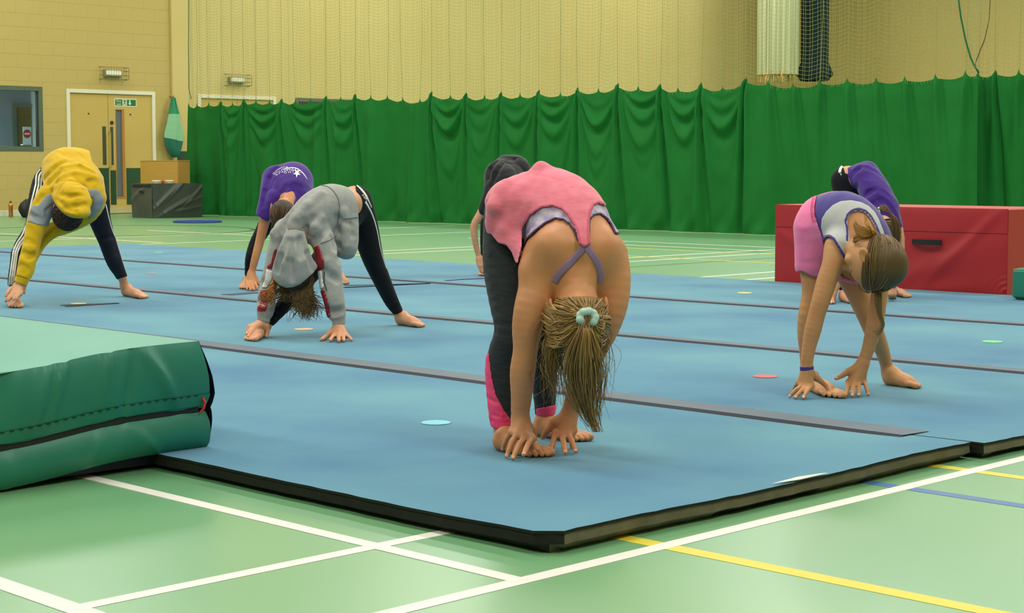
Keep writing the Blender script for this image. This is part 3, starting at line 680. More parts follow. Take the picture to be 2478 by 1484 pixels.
# plywood cabinet behind it
M_ply = mat('plywood', rgb(206, 160, 76), .6, var=rgb(194, 148, 66), vscale=3, vamt=.5, stretch=(1, 1, 8)); M_ply2 = mat('plywood_shaded', rgb(192, 148, 70), .6)  # second plywood is a darker copy, shade painted on front and right
pa = ga1 + .12; pb = onA(431, 440, pa)[0]; pz = onA(431, 388, pa)[1]; pb1 = onA(460, 440, pa)[0]; pa1 = min(onB(340, 440, pb)[0], AW - .05)
T = thing('plywood_cabinet', 'plain plywood cabinet standing behind the grey covered box', 'cabinet', (pb, pa, 0))
MB().box(pb, pb + .02, pa + .02, pa1, .0, pz - .012, .002).build('left_panel', M_ply, T)
MB().box(pb, pb1, pa, pa + .02, .0, pz - .012, .002).build('front_panel', M_ply2, T)
MB().box(pb1 - .02, pb1, pa + .02, pa1, .0, pz - .012, .002).build('right_panel', M_ply2, T)
MB().box(pb - .006, pb1 + .006, pa - .006, pa1, pz - .012, pz, .002).build('top_panel', M_ply, T)
# bottle
b_, a_ = ground(26.5, 525, 0); a_ = min(a_, AW - .08); t0 = thing('water_bottle', 'copper water bottle standing on the floor by the wall', 'bottle', (b_, a_, 0))
t = MB(); t.lathe((b_, a_, 0), [(0, 0), (.034, 0), (.036, .01), (.036, .19), (.03, .215), (.018, .228), (.018, .232)], 20); t.build('bottle_body', mat('copper', rgb(206, 140, 84), .22, metal=.85), t0, smooth=True)
t = MB(); t.lathe((b_, a_, .232), [(0, 0), (.02, 0), (.021, .005), (.021, .025), (.017, .032), (0, .033)], 16); t.build('bottle_cap', mat('copper_cap', rgb(150, 100, 60), .3, metal=.8), t0, smooth=True)
# hoop
b1_, a1_ = ground(478, 538.5, 0)
t = MB(); R_ = .35
pts = [(b1_ + R_ * math.cos(k * math.pi / 32), a1_ + R_ * math.sin(k * math.pi / 32), .014) for k in range(65)]
t.tube(pts, .013, 8, cap=False); tag(t.build('hoop', mat('hoop_blue', rgb(36, 66, 150), .4), origin=(b1_, a1_, 0), smooth=True), 'blue plastic hoop lying on the floor before the covered box', 'hoop')

# two-tone green bib hanging on the wall by the curtain end
M_g1 = mat('bib_green', rgb(44, 140, 100), .8); M_g2 = mat('bib_mint', rgb(142, 196, 152), .85, var=rgb(126, 184, 140), vscale=9, vamt=.6); M_g3 = mat('bib_dark', rgb(24, 104, 84), .8)
AB = AW - .13; hk = onA(420, 236, AB)
T = thing('sports_bib', 'two-tone green sports bib hanging from a wall hook beside the curtain end', 'bib', (hk[0], AB, hk[1]))
rows = [(236, 416, 424), (250, 413, 427), (262, 411, 430), (276, 408, 434), (290, 405, 436), (306, 402, 440), (318, 399, 444), (328, 397, 446), (338, 397, 443), (348, 399, 441), (358, 402, 439), (368, 407, 436), (375, 411, 433), (381, 418, 428)]
def bib(i0, i1, m, nm, ex=0.0):
    rr = rows[i0:i1 + 1]; n = len(rr) - 1
    def fn(u, v):
        k = v * n; i = min(int(k), n - 1); f_ = k - i; y = rr[i][0] * (1 - f_) + rr[i + 1][0] * f_; xl = rr[i][1] * (1 - f_) + rr[i + 1][1] * f_; xr = rr[i][2] * (1 - f_) + rr[i + 1][2] * f_
        th = u * 2 * math.pi; c = (xl + xr) / 2; w_ = (xr - xl) / 2; b, z = onA(c + w_ * math.cos(th) * (1 + ex), y + .22 * (c - xl) * math.cos(th) * (1 if i0 else 0) * (v if nm == 'bib_body' else 1 - v) , AB)
        d = .05 * math.sin(th) * min(1, w_ / 16) + .012 * math.cos(th * 5) - .02 * math.exp(-((math.cos(th) - .15 + .02 * (k + i0)) / .12) ** 2) * (math.sin(th) < 0)
        return (b, AB + d, z)
    t = MB().grid(lambda u, v: fn(1 - u, v), 48, n * 4); t.build(nm, m, T, smooth=True)
bib(0, 3, M_g1, 'bib_collar', .0); bib(3, 8, M_g2, 'bib_body'); bib(8, 13, M_g3, 'bib_lining', .0)
MB().tube([(hk[0], AW - .004, hk[1] + .02), (hk[0], AW - .1, hk[1] + .0), (hk[0], AW - .15, hk[1] + .03)], .006).build('wall_hook', M_dark, T)
# black drawstring bag by the wall
bc_ = ground(66, 527); bc_ = (bc_[0], min(bc_[1], AW - .17))
T = thing('gym_bag', 'black drawstring gym bag slumped on the floor against the wall', 'bag', (bc_[0], bc_[1], 0))
def bg(u, v):
    th = u * 2 * math.pi; r = (.12 * math.sin(math.pi * min(1, .10 + v * .80)) ** .7 + .012) * (1 + .10 * math.sin(th * 5 + v * 4) + .05 * math.sin(th * 9 - v * 6)); r *= 1 if v < .8 else max(.35, 1 - (v - .8) * 2.6)
    return (bc_[0] + r * math.cos(th) * 1.05 + .02 * v, bc_[1] + r * .8 * math.sin(th), .004 + .30 * v + .01 * math.sin(th * 3) * v)
t = MB().grid(lambda u, v: bg(1 - u, v), 40, 24); t.build('bag_body', mat('black_nylon', rgb(24, 24, 28), .6), T, smooth=True)
MB().tube([bg(.3, .82), (bc_[0] + .06, bc_[1] - .07, .27), (bc_[0] + .12, bc_[1] - .08, .25), (bc_[0] + .13, bc_[1] - .08, .14), (bc_[0] + .10, bc_[1] - .09, .02)], .006, 6).build('drawstring', M_dark, T)
MB().tube([(bc_[0] + .05, bc_[1] - .10, .235), (bc_[0] + .15, bc_[1] - .10, .235), (bc_[0] + .151, bc_[1] - .10, .16)], [.004, .012, .003], 5).build('luggage_tag', M_frame, T)
# ---------------------------------------------------------------- figures: implicit bodies turned into meshes
ZM = 0.0465                                 # top of the mats
def WP(px, py, Y):
    d = ray(px, py); d = d * (Y / d.y); return np.array([d.x, d.y, d.z + H])
def GP(px, py, z=ZM):
    d = ray(px, py); t = (z - H) / d.z; return np.array([d.x * t, d.y * t, z])
def unit(v): v = np.asarray(v, float); return v / (np.linalg.norm(v) + 1e-12)

def snet(A, lo, vox):
    S = A < 0
    nx, ny, nz = A.shape
    c = np.zeros((nx - 1, ny - 1, nz - 1), np.uint8)
    for i in (0, 1):
        for j in (0, 1):
            for k in (0, 1): c += S[i:nx - 1 + i, j:ny - 1 + j, k:nz - 1 + k]
    act = (c > 0) & (c < 8); I, J, K = np.nonzero(act); n = len(I)
    vid = np.full(act.shape, -1, np.int32); vid[I, J, K] = np.arange(n)
    val = {}
    for i in (0, 1):
        for j in (0, 1):
            for k in (0, 1): val[(i, j, k)] = A[I + i, J + j, K + k]
    acc = np.zeros((n, 3), np.float32); cnt = np.zeros(n, np.float32)
    for ax in range(3):
        for u in (0, 1):
            for v in (0, 1):
                a = [0, 0, 0]; o = [x for x in range(3) if x != ax]; a[o[0]] = u; a[o[1]] = v; b = list(a); b[ax] = 1
                va, vb = val[tuple(a)], val[tuple(b)]; m = (va < 0) != (vb < 0)
                t = np.where(m, va / np.where(m, va - vb, 1), 0)
                p = np.zeros((n, 3), np.float32); p[:, 0] = a[0]; p[:, 1] = a[1]; p[:, 2] = a[2]; p[:, ax] = t
                acc += p * m[:, None]; cnt += m
    V = (np.stack([I, J, K], -1) + acc / np.maximum(cnt, 1)[:, None]) * vox + lo
    Q = []
    for ax in range(3):
        s0 = [slice(None)] * 3; s1 = [slice(None)] * 3; s0[ax] = slice(0, -1); s1[ax] = slice(1, None)
        d = S[tuple(s0)] != S[tuple(s1)]
        idx = np.array(np.nonzero(d)); o = [x for x in range(3) if x != ax]
        ok = (idx[o[0]] > 0) & (idx[o[1]] > 0) & (idx[o[0]] < A.shape[o[0]] - 1) & (idx[o[1]] < A.shape[o[1]] - 1)
        idx = idx[:, ok]
        def cell(du, dv):
            t = idx.copy(); t[o[0]] -= du; t[o[1]] -= dv; return vid[t[0], t[1], t[2]]
        q = np.stack([cell(1, 1), cell(0, 1), cell(0, 0), cell(1, 0)], -1)
        ins = S[idx[0], idx[1], idx[2]]
        if ax == 1: ins = ~ins
        q[~ins] = q[~ins][:, ::-1]
        Q.append(q)
    Q = np.concatenate(Q); Q = Q[(Q >= 0).all(1)]
    return V, Q

def smin(a, b, k):
    if k <= 0: return np.minimum(a, b)
    h = np.maximum(k - np.abs(a - b), 0) / k
    return np.minimum(a, b) - h * h * k * .25
def smax(a, b, k): return -smin(-a, -b, k)
def in_poly_dist(px, py, poly):
    """signed distance in pixels, negative inside"""
    P = np.asarray(poly, float); d = np.full(px.shape, 1e9); ins = np.zeros(px.shape, bool); n = len(P)
    for i in range(n):
        a = P[i]; b = P[(i + 1) % n]; e = b - a; wx = px - a[0]; wy = py - a[1]
        t = np.clip((wx * e[0] + wy * e[1]) / (e @ e + 1e-9), 0, 1)
        d = np.minimum(d, (wx - e[0] * t) ** 2 + (wy - e[1] * t) ** 2)
        c = ((a[1] <= py) & (py < b[1])) | ((b[1] <= py) & (py < a[1]))
        if abs(e[1]) > 1e-9: ins ^= c & (px < a[0] + (py - a[1]) / e[1] * e[0])
    return np.where(ins, -1, 1) * np.sqrt(d)

FAR = 0.5
class Fig:
    def __init__(s, label, Y0, box, dy, vox, group=None):
        s.Y0 = Y0; s.vox = vox
        c = [WP(x, y, Y0 + d) for x in (box[0], box[2]) for y in (box[1], box[3]) for d in dy]
        s.lo = np.min(c, 0); s.hi = np.max(c, 0); s.lo[2] = ZM - 2.5 * vox
        s.n = np.ceil((s.hi - s.lo) / vox).astype(int) + 1
        s.ax = [(s.lo[i] + vox * np.arange(s.n[i])).astype(np.float32) for i in range(3)]
        s.root = bpy.data.objects.new('person', None); COL.objects.link(s.root); s.root.empty_display_size = .1
        base = GP((box[0] + box[2]) / 2, box[3] - 20); s.root.location = base; s.base = base
        tag(s.root, label, 'person', group)
    def P(s, px, py, dY=0.0): return WP(px, py, s.Y0 + dY)
    def R(s, r): return r * s.Y0 / F
    def new(s): return np.full(tuple(s.n), FAR, np.float32)
    def sub(s, A, lo, hi):
        i0 = np.clip(np.floor((lo - s.lo) / s.vox).astype(int), 0, s.n - 1); i1 = np.clip(np.ceil((hi - s.lo) / s.vox).astype(int) + 1, 0, s.n)
        if (i1 <= i0).any(): return None
        sl = tuple(slice(a, b) for a, b in zip(i0, i1))
        return sl, s.ax[0][sl[0]][:, None, None], s.ax[1][sl[1]][None, :, None], s.ax[2][sl[2]][None, None, :]
    def cap(s, A, a, b, ra, rb, k=.02, flat=None, mar=.045):
        """tapered capsule; flat=(direction, factor) squashes the section along a direction"""
        a = np.asarray(a, float); b = np.asarray(b, float); m = max(ra, rb) * (max(1, 1 / flat[1]) if flat else 1) + k + mar
        g = s.sub(A, np.minimum(a, b) - m, np.maximum(a, b) + m)
        if g is None: return
        sl, X, Y, Z = g; e = b - a; L = e @ e + 1e-12
        t = np.clip(((X - a[0]) * e[0] + (Y - a[1]) * e[1] + (Z - a[2]) * e[2]) / L, 0, 1)
        dx = X - a[0] - e[0] * t; dy = Y - a[1] - e[1] * t; dz = Z - a[2] - e[2] * t
        if flat:
            n = unit(flat[0]); q = (dx * n[0] + dy * n[1] + dz * n[2]) * (1 / flat[1] - 1); dx = dx + q * n[0]; dy = dy + q * n[1]; dz = dz + q * n[2]
        d = np.sqrt(dx * dx + dy * dy + dz * dz) - (ra + (rb - ra) * t)
        if flat: d = d * min(1, (1 + flat[1]) / 2)
        A[sl] = smin(A[sl], d.astype(np.float32), k)
    def ell(s, A, c, r, ax=None, k=.02, sub=False, mar=.045):
        c = np.asarray(c, float); r = np.asarray(r, float); m = r.max() + k + mar
        g = s.sub(A, c - m, c + m)
        if g is None: return
        sl, X, Y, Z = g
        if ax is None: ax = np.eye(3)
        X = X - c[0]; Y = Y - c[1]; Z = Z - c[2]; q = []
        for i in range(3): q.append((X * ax[i][0] + Y * ax[i][1] + Z * ax[i][2]) / r[i])
        k0 = np.sqrt(q[0] ** 2 + q[1] ** 2 + q[2] ** 2) + 1e-6; k1 = np.sqrt(sum((q[i] / r[i]) ** 2 for i in range(3))) + 1e-6
        d = (k0 * (k0 - 1) / k1).astype(np.float32)
        A[sl] = smax(A[sl], -d, k) if sub else smin(A[sl], d, k)
    def chain(s, A, pts, k=.02, flat=None):
        K = np.array([[*s.P(p[0], p[1], p[2]), s.R(p[3])] for p in pts]); B = bez(K, max(3, (len(pts) - 1) * 3 + 1)) if len(pts) > 2 else K
        ra = B[:, 3].max(); m = ra * (max(1, 1 / flat[1]) if flat else 1) + k + .05
        lo = np.clip(np.floor((B[:, :3].min(0) - m - s.lo) / s.vox).astype(int), 0, s.n - 1); hi = np.clip(np.ceil((B[:, :3].max(0) + m - s.lo) / s.vox).astype(int) + 1, lo + 1, s.n)
        sl = tuple(slice(a, b) for a, b in zip(lo, hi)); T = np.full(tuple(s.n), FAR, np.float32)
        for p, q in zip(B[:-1], B[1:]): s.cap(T, p[:3], q[:3], p[3], q[3], .003, flat)
        A[sl] = smin(A[sl], T[sl], k)
        return B
    def plane(s, p, n):
        n = unit(n); return (((s.ax[0] - p[0]) * n[0])[:, None, None] + ((s.ax[1] - p[1]) * n[1])[None, :, None] + ((s.ax[2] - p[2]) * n[2])[None, None, :]).astype(np.float32)
    def poly(s, A, poly, keep_inside, ymax=None, ymin=None, grow=0.0):
        """cut a shell or solid by the outline of a piece of cloth"""
        I = np.nonzero(np.abs(A) < .03)
        X = s.ax[0][I[0]].astype(float); Y = s.ax[1][I[1]].astype(float); Z = s.ax[2][I[2]] - H
        dd = Y * CP + Z * SP; U = CX + F * X / dd; V = CY - F * (-Y * SP + Z * CP) / dd
        d = (in_poly_dist(U, V, poly) - grow) * dd / F
        if not keep_inside: d = -d
        if ymax is not None: d = np.minimum(d, (ymax - Y) if keep_inside is None else np.where(True, d, d)) if False else (np.maximum(d, Y - ymax) if keep_inside else np.minimum(d, ymax - Y))
        if ymin is not None: d = np.maximum(d, ymin - Y) if keep_inside else np.minimum(d, Y - ymin)
        B = A.copy(); B[I] = np.maximum(A[I], d)
        return B
    def cover(s, A, base, d=.003): return np.minimum(A, base - d)
    def shell(s, A, off, t=None):
        t = t or 2.2 * s.vox
        return np.abs(A - (off - t / 2)) - t / 2
    def ridge(s, A, px, r, depth, k=.01, dY=None, sub=True):
        """presses a crease into (or raises a fold from) a field along pixels on its front"""
        for (p, q) in zip(px[:-1], px[1:]):
            a = s.front(A, p[0], p[1]); b = s.front(A, q[0], q[1])
            if a is None or b is None: continue
            n = unit(np.array([0, 0, H]) - a)
            off = (depth if sub else -depth)
            a = a + n * (r - off) if sub else a - n * (r - depth); b = b + n * (r - off) if sub else b - n * (r - depth)
            B = np.full(A.shape, FAR, np.float32) if False else None
            m = r + k + .02; g = s.sub(A, np.minimum(a, b) - m, np.maximum(a, b) + m)
            if g is None: continue
            sl, X, Y, Z = g; e = b - a; L = e @ e + 1e-12
            t = np.clip(((X - a[0]) * e[0] + (Y - a[1]) * e[1] + (Z - a[2]) * e[2]) / L, 0, 1)
            d = (np.sqrt((X - a[0] - e[0] * t) ** 2 + (Y - a[1] - e[1] * t) ** 2 + (Z - a[2] - e[2] * t) ** 2) - r).astype(np.float32)
            A[sl] = smax(A[sl], -d, k) if sub else smin(A[sl], d, k)
    def front(s, A, px, py):
        d = ray(px, py); ys = np.arange(s.lo[1], s.hi[1], s.vox * .5); P = np.stack([d.x / d.y * ys, ys, d.z / d.y * ys + H], -1)
        ii = np.round((P - s.lo) / s.vox).astype(int); ok = ((ii >= 0) & (ii < s.n)).all(1); ii = ii[ok]; P = P[ok]
        if not len(ii): return None
        v = A[ii[:, 0], ii[:, 1], ii[:, 2]]; h = np.nonzero(v < 0)[0]
        return P[h[0]] if len(h) else None
    def mesh(s, name, A, m, label=None, parent=None, wrinkle=None, rough=True):
        V, Q = snet(A, s.lo, s.vox)
        if wrinkle is not None: V = V + wrinkle(V)
        me = bpy.data.meshes.new(name); np_mesh(me, V - s.base, Q); me.validate()
        o = link(name, me, m, parent or s.root, label=label, smooth=True)
        s.last = (V, Q); return o
    def bvh(s):
        V, Q = s.last; return BVHTree.FromPolygons([tuple(v) for v in V.tolist()], Q.tolist())
    def ribbon(s, bv, px, w, m, name, off=.002, label=None, parent=None, seg=3.0, ww=None):
        """a narrow band of cloth laid along the surface"""
        px = np.asarray(px, float); d = np.r_[0, np.cumsum(np.hypot(*np.diff(px, axis=0).T))]; n = max(2, int(d[-1] / seg))
        tt = np.linspace(0, d[-1], n + 1); q = np.stack([np.interp(tt, d, px[:, 0]), np.interp(tt, d, px[:, 1])], -1)
        # smooth the path
        for _ in range(3):
            q[1:-1] = (q[:-2] + 2 * q[1:-1] + q[2:]) / 4
        pts = []; nor = []
        for x, y in q:
            h = bv.ray_cast(Vector((0, 0, H)), ray(x, y))
            if h[0] is None: continue
            pts.append(np.array(h[0])); nn = np.array(h[1]); nor.append(nn if nn @ np.array(ray(x, y)) < 0 else -nn)
        if len(pts) < 2: return None
        P = np.array(pts); N = np.array(nor)
        for _ in range(2): N[1:-1] = N[:-2] + N[1:-1] + N[2:]; N /= np.linalg.norm(N, axis=1)[:, None]
        T = np.gradient(P, axis=0); S = np.cross(T, N); S /= np.linalg.norm(S, axis=1)[:, None] + 1e-9
        W = (np.interp(np.linspace(0, 1, len(P)), np.linspace(0, 1, len(ww)), ww) * w if ww else np.full(len(P), w))[:, None] / 2
        rows = [P - S * W - N * .002, P - S * W + N * off * .8, P - S * W * .5 + N * off, P + S * W * .5 + N * off, P + S * W + N * off * .8, P + S * W - N * .002]
        V = np.concatenate(rows); k = len(P); Q = []
        for r in range(5):
            i = np.arange(k - 1) + r * k; Q.append(np.stack([i, i + 1, i + 1 + k, i + k], -1)[:, ::-1])
        me = bpy.data.meshes.new(name); np_mesh(me, V - s.base, np.concatenate(Q)); return link(name, me, m, parent or s.root, label=label, smooth=True)

    # -------- body parts
    def head(s, A, c, crown, face, sc=1.0, k=.015, nose=True):
        u = unit(crown); f = unit(np.asarray(face) - np.dot(face, u) * u); r = np.cross(u, f); c = np.asarray(c)
        ax = np.array([r, f, u]); s.hd = (c, ax, sc)
        s.ell(A, c, np.array([.071, .086, .080]) * sc, ax, k)
        s.ell(A, c + (f * .030 - u * .050) * sc, np.array([.050, .052, .056]) * sc, ax, .025 * sc)       # jaw and cheeks
        s.ell(A, c + (f * .060 - u * .088) * sc, np.array([.020, .018, .016]) * sc, ax, .02 * sc)       # chin
        for g in (-1, 1):
            s.ell(A, c + (f * .074 - u * .018 + r * g * .031) * sc, np.array([.016, .012, .011]) * sc, ax, .008 * sc, sub=True)   # eye sockets
            s.ell(A, c + (f * .066 - u * .020 + r * g * .031) * sc, np.array([.0125, .0125, .0115]) * sc, ax, .002)
            s.ell(A, c + (f * .062 - u * .048 + r * g * .032) * sc, np.array([.022, .016, .018]) * sc, ax, .012)
            e = c + (-f * .004 - u * .030 + r * g * .072) * sc                                            # ears
            s.ell(A, e + r * g * .004 * sc, np.array([.007, .019, .030]) * sc, ax, .004)
            s.ell(A, e + (r * g * .011 + f * .003) * sc, np.array([.006, .010, .019]) * sc, ax, .003, sub=True)
        s.cap(A, c + (f * .086 - u * .018) * sc, c + (f * .104 - u * .047) * sc, .006 * sc, .0105 * sc, .010)   # nose
        s.ell(A, c + (f * .088 - u * .066) * sc, np.array([.020, .008, .0042]) * sc, ax, .003); s.ell(A, c + (f * .086 - u * .073) * sc, np.array([.016, .008, .0045]) * sc, ax, .003)
    def foot(s, A, heel, toe, ankle, big, r_an=.026, sc=1.0, z=0.0):
        H_ = np.asarray(heel, float); T = np.asarray(toe, float); H_[2] = T[2] = ZM + z; d = unit(T - H_); L = np.linalg.norm(T - H_); up = np.array([0, 0, 1.]); q = np.cross(up, d) * big
        W = .041 * sc; h = lambda v, a: v + up * a * sc
        s.cap(A, h(H_ + d * .025 * sc, .025), h(H_ + d * .034 * sc, .044), .025 * sc, .022 * sc, .02)
        s.cap(A, h(H_ + d * .04 * sc, .046), np.asarray(ankle, float), .023 * sc, r_an, .02)
        s.cap(A, h(H_ + d * .03 * sc - q * .006 * sc, .024), h(H_ + d * L * .66 - q * W * .62, .014), .022 * sc, .0145 * sc, .018)
        s.cap(A, h(H_ + d * .03 * sc, .028), h(H_ + d * L * .68 + q * W * .5, .018), .022 * sc, .018 * sc, .018)
        s.cap(A, h(H_ + d * .042 * sc, .038), h(H_ + d * L * .60 + q * W * .12, .027), .022 * sc, .015 * sc, .03)
        s.cap(A, h(H_ + d * L * .55, .022), h(H_ + d * L * .76, .014), .020 * sc, .014 * sc, .02)
        an = np.asarray(ankle, float)
        for g in (-1, 1): s.ell(A, h(H_ + d * .040 * sc, .056) + q * g * .024 * sc, np.array([.008, .008, .010]) * sc, k=.012)
        for i in range(5):
            o = W * (.78 - .37 * i); ln = L * (1.0, .985, .945, .90, .845)[i]; r = (.0125, .0088, .0082, .0078, .0078)[i] * sc
            a = h(H_ + d * L * .70 + q * o * .92, .017 - i * .0008); m = h(H_ + d * (ln - r * 2.4) + q * o * 1.05, .0165 - i * .0012); b = h(H_ + d * (ln - r) + q * o * 1.02, max(r / sc * .95, .0075))
            s.cap(A, a, m, r * 1.0, r * .93, .003); s.cap(A, m, b, r * .93, r * .97, .0008)
    def hand(s, A, wrist, kn, tips, thumb, rw=.020, sc=1.0, lift=.006, kth=.016):
        """wrist point, four knuckles, four finger tips (index to little), thumb (base, joint, tip)"""
        w = np.asarray(wrist, float); kn = [np.asarray(k, float) for k in kn]; tips = [np.asarray(t, float) for t in tips]
        out = unit(np.array([0, 0, H]) - w) * .5 + np.array([0, 0, .7]); out = unit(out); s.tipinfo = getattr(s, 'tipinfo', []); big_ = A; A = s.new()
        for i in range(4):
            s.cap(A, w, kn[i], rw * .78, .0098 * sc, kth)
            if i: s.cap(A, kn[i - 1], kn[i], .0105 * sc, .0105 * sc, .006)
            r = (.0078, .0081, .0077, .0068)[i] * sc
            m = kn[i] * .55 + tips[i] * .45 + out * lift; m2 = kn[i] * .22 + tips[i] * .78 + out * lift * .5
            s.cap(A, kn[i], m, r * 1.12, r * 1.0, .0025); s.cap(A, m, m2, r * 1.05, r * .95, .0012); s.cap(A, m2, tips[i], r * .95, r * .82, .0012)
            s.tipinfo.append((m2, tips[i], r))
        s.cap(A, w * .6 + (kn[1] + kn[2]) * .2, (kn[1] + kn[2]) / 2, .014 * sc, .012 * sc, .01)
        tb, tj, tt = [np.asarray(t, float) for t in thumb]
        s.cap(A, w * .75 + tb * .25, tb, .014 * sc, .012 * sc, .012); s.cap(A, tb, tj, .0118 * sc, .0095 * sc, .007); s.cap(A, tj, tt, .0095 * sc, .0075 * sc, .002)
        s.tipinfo.append((tj, tt, .0088 * sc))
        big_[...] = np.minimum(big_, A)
    def nails(s, m, only=None):
        for (a, b, r) in s.tipinfo:
            vs = []; qs = []
            d = unit(b - a); v = unit(np.array([0, 0, H]) - b); n = unit(v - (v @ d) * d + np.array([0, 0, .4]) * (1 - abs(d[2]))); n = unit(n - (n @ d) * d); q = np.cross(d, n)
            c = b + n * r * .74 - d * r * .1
            for i in range(5):
                for j in range(5):
                    u, v_ = (i - 2) / 2, (j - 2) / 2; vs.append(c + d * r * .62 * u + q * r * .52 * v_ * (1 - .12 * u * u) + n * r * (.12 - .16 * v_ * v_ - .05 * u * u))
            for i in range(4):
                for j in range(4): qs.append([i * 5 + j, i * 5 + j + 1, (i + 1) * 5 + j + 1, (i + 1) * 5 + j])
            me = bpy.data.meshes.new('fingernail'); np_mesh(me, np.array(vs) - s.base, np.array(qs)); link('fingernail', me, m, s.root, smooth=True)
    def decal(s, bv, polys, m, name, off=.0025, label=None, parent=None):
        """flat print: polygons in pixels laid on the cloth; polys = (points, faces)"""
        P, Fc = polys; V = []
        for x, y in P:
            h = bv.ray_cast(Vector((0, 0, H)), ray(x, y))
            if h[0] is None: h = (Vector(s.P(x, y, 0)), Vector((0, -1, 0)))
            n = Vector(h[1]); n = n if n.dot(ray(x, y)) < 0 else -n; V.append(np.array(h[0] + n * off) - s.base)
        me = bpy.data.meshes.new(name); me.from_pydata([tuple(v) for v in V], [], Fc); return link(name, me, m, parent or s.root, label=label)
    def text(s, bv, txt, path, hpx, m, name='lettering', slant=0, parent=None):
        cu = bpy.data.curves.new(name, 'FONT'); cu.body = txt; cu.size = 1; cu.resolution_u = 2
        to = bpy.data.objects.new('t', cu); COL.objects.link(to); dg = bpy.context.evaluated_depsgraph_get(); me = bpy.data.meshes.new_from_object(to.evaluated_get(dg)); bpy.data.objects.remove(to)
        X = np.array([v.co[:2] for v in me.vertices]); Fc = [tuple(p.vertices) for p in me.polygons]; X[:, 0] -= X[:, 0].min(); wd = X[:, 0].max(); X[:, 0] += slant * X[:, 1]
        path = np.asarray(path, float); d = np.r_[0, np.cumsum(np.hypot(*np.diff(path, axis=0).T))]; P = []
        for x, y in X:
            t = x / wd * d[-1]; c = np.array([np.interp(t, d, path[:, 0]), np.interp(t, d, path[:, 1])]); c2 = np.array([np.interp(t + 1, d, path[:, 0]), np.interp(t + 1, d, path[:, 1])]); c1 = np.array([np.interp(t - 1, d, path[:, 0]), np.interp(t - 1, d, path[:, 1])])
            q = unit(c2 - c1); up = np.array([q[1], -q[0]]); c = c + up * y / .72 * hpx; P.append(c)
        return s.decal(bv, (P, Fc), m, name, parent=parent)

def hair_mesh(fig, name, strands, m, cols, parent=None, label=None, n=4):
    """strands: list of (points k x 3, radius start, radius end, colour)"""
    VV = []; QQ = []; CC = []; cnt = 0
    for P, r0, r1, col in strands:
        P = np.asarray(P, float); k = len(P)
        if k < 2: continue
        T = np.gradient(P, axis=0); T /= np.linalg.norm(T, axis=1)[:, None] + 1e-9
        ref = np.array([0.3, 1, 0.2]); X = np.cross(T, ref); X /= np.linalg.norm(X, axis=1)[:, None] + 1e-9; Y = np.cross(T, X)
        t = np.linspace(0, 1, k); r = (r0 + (r1 - r0) * t ** 1.5)[:, None]
        for j in range(n):
            a = 2 * math.pi * j / n; VV.append(P + X * math.cos(a) * r + Y * math.sin(a) * r)
        i = np.arange(k - 1)
        for j in range(n):
            j2 = (j + 1) % n; QQ.append(np.stack([cnt + j * k + i, cnt + j * k + i + 1, cnt + j2 * k + i + 1, cnt + j2 * k + i], -1))
        CC.append(np.repeat(np.array(col, np.float32)[None], k * n, 0)); cnt += k * n
    V = np.concatenate(VV); me = bpy.data.meshes.new(name); np_mesh(me, V - fig.base, np.concatenate(QQ))
    at = me.attributes.new('hair', 'FLOAT_COLOR', 'POINT'); at.data.foreach_set('color', np.concatenate(CC).ravel())
    return link(name, me, m, parent or fig.root, label=label, smooth=True)
def bez(P, n=14):
    """smooth path through points"""
    P = np.asarray(P, float); k = len(P); d = np.r_[0, np.cumsum(np.linalg.norm(np.diff(P, axis=0), axis=1))]; d /= d[-1]
    t = np.linspace(0, 1, n); m = np.gradient(P, d, axis=0)
    i = np.clip(np.searchsorted(d, t, 'right') - 1, 0, k - 2); h = (d[i + 1] - d[i]); u = (t - d[i]) / h
    u = u[:, None]; h = h[:, None]
    return (2 * u ** 3 - 3 * u ** 2 + 1) * P[i] + (u ** 3 - 2 * u ** 2 + u) * h * m[i] + (-2 * u ** 3 + 3 * u ** 2) * P[i + 1] + (u ** 3 - u ** 2) * h * m[i + 1]
def cap_strands(fig, tie, n, r, cols, seed, infl=.012, hair_front=.35, low=-.55, lift=.01, rad=(.0016, .0012)):
    """hair combed over the skull from the hairline to the tie point"""
    c, ax, sc = fig.hd; rg = np.random.default_rng(seed); out = []
    rad_e = (np.array([.071, .086, .080]) + infl) * sc
    def to(v): return c + (ax.T @ (v * rad_e))
    td = ax @ (np.asarray(tie) - c) / rad_e; td = unit(td)
    for i in range(n):
        while True:
            v = unit(rg.normal(size=3))
            if v[1] > hair_front + .45 * v[2] + .1 and v[2] < .8: continue
            if abs(v[0]) > .75 and v[1] > -.3 and v[2] < -.05: continue                # face side stays clear
            if v[2] < low: continue
            break
        # start on the hairline: push outward from tie
        st = v; ang = math.acos(np.clip(st @ td, -1, 1)); k = 12; P = []
        o = rg.normal(0, .0022)
        for j in range(k):
            t = j / (k - 1); a = (1 - t)
            w_ = unit(math.sin(ang * a) * st / math.sin(ang + 1e-6) + math.sin(ang * t) * td / math.sin(ang + 1e-6)) if ang > .05 else td
            e = 1 + (o + lift * math.sin(math.pi * t) * rg.random() * .4 + .0007 * math.sin(t * 5 + i)) / .08
            P.append(to(w_ * e))
        out.append((P, rad[0] * rg.uniform(.6, 1.4), rad[1], cols[int(abs(math.sin(7.1 * st[0] + 3.3 * st[1] + 5.7 * st[2])) * 40 + rg.integers(3)) % len(cols)]))
    return out
def hcols(base, n, seed, sp=.18):
    rg = np.random.default_rng(seed); out = []
    for i in range(n):
        f = 1 + rg.normal(0, sp); b = np.array([s2l(x) for x in base]) * max(.3, f); b[2] *= rg.uniform(.8, 1.1); out.append((*np.clip(b, 0, 1), 1))
    return out
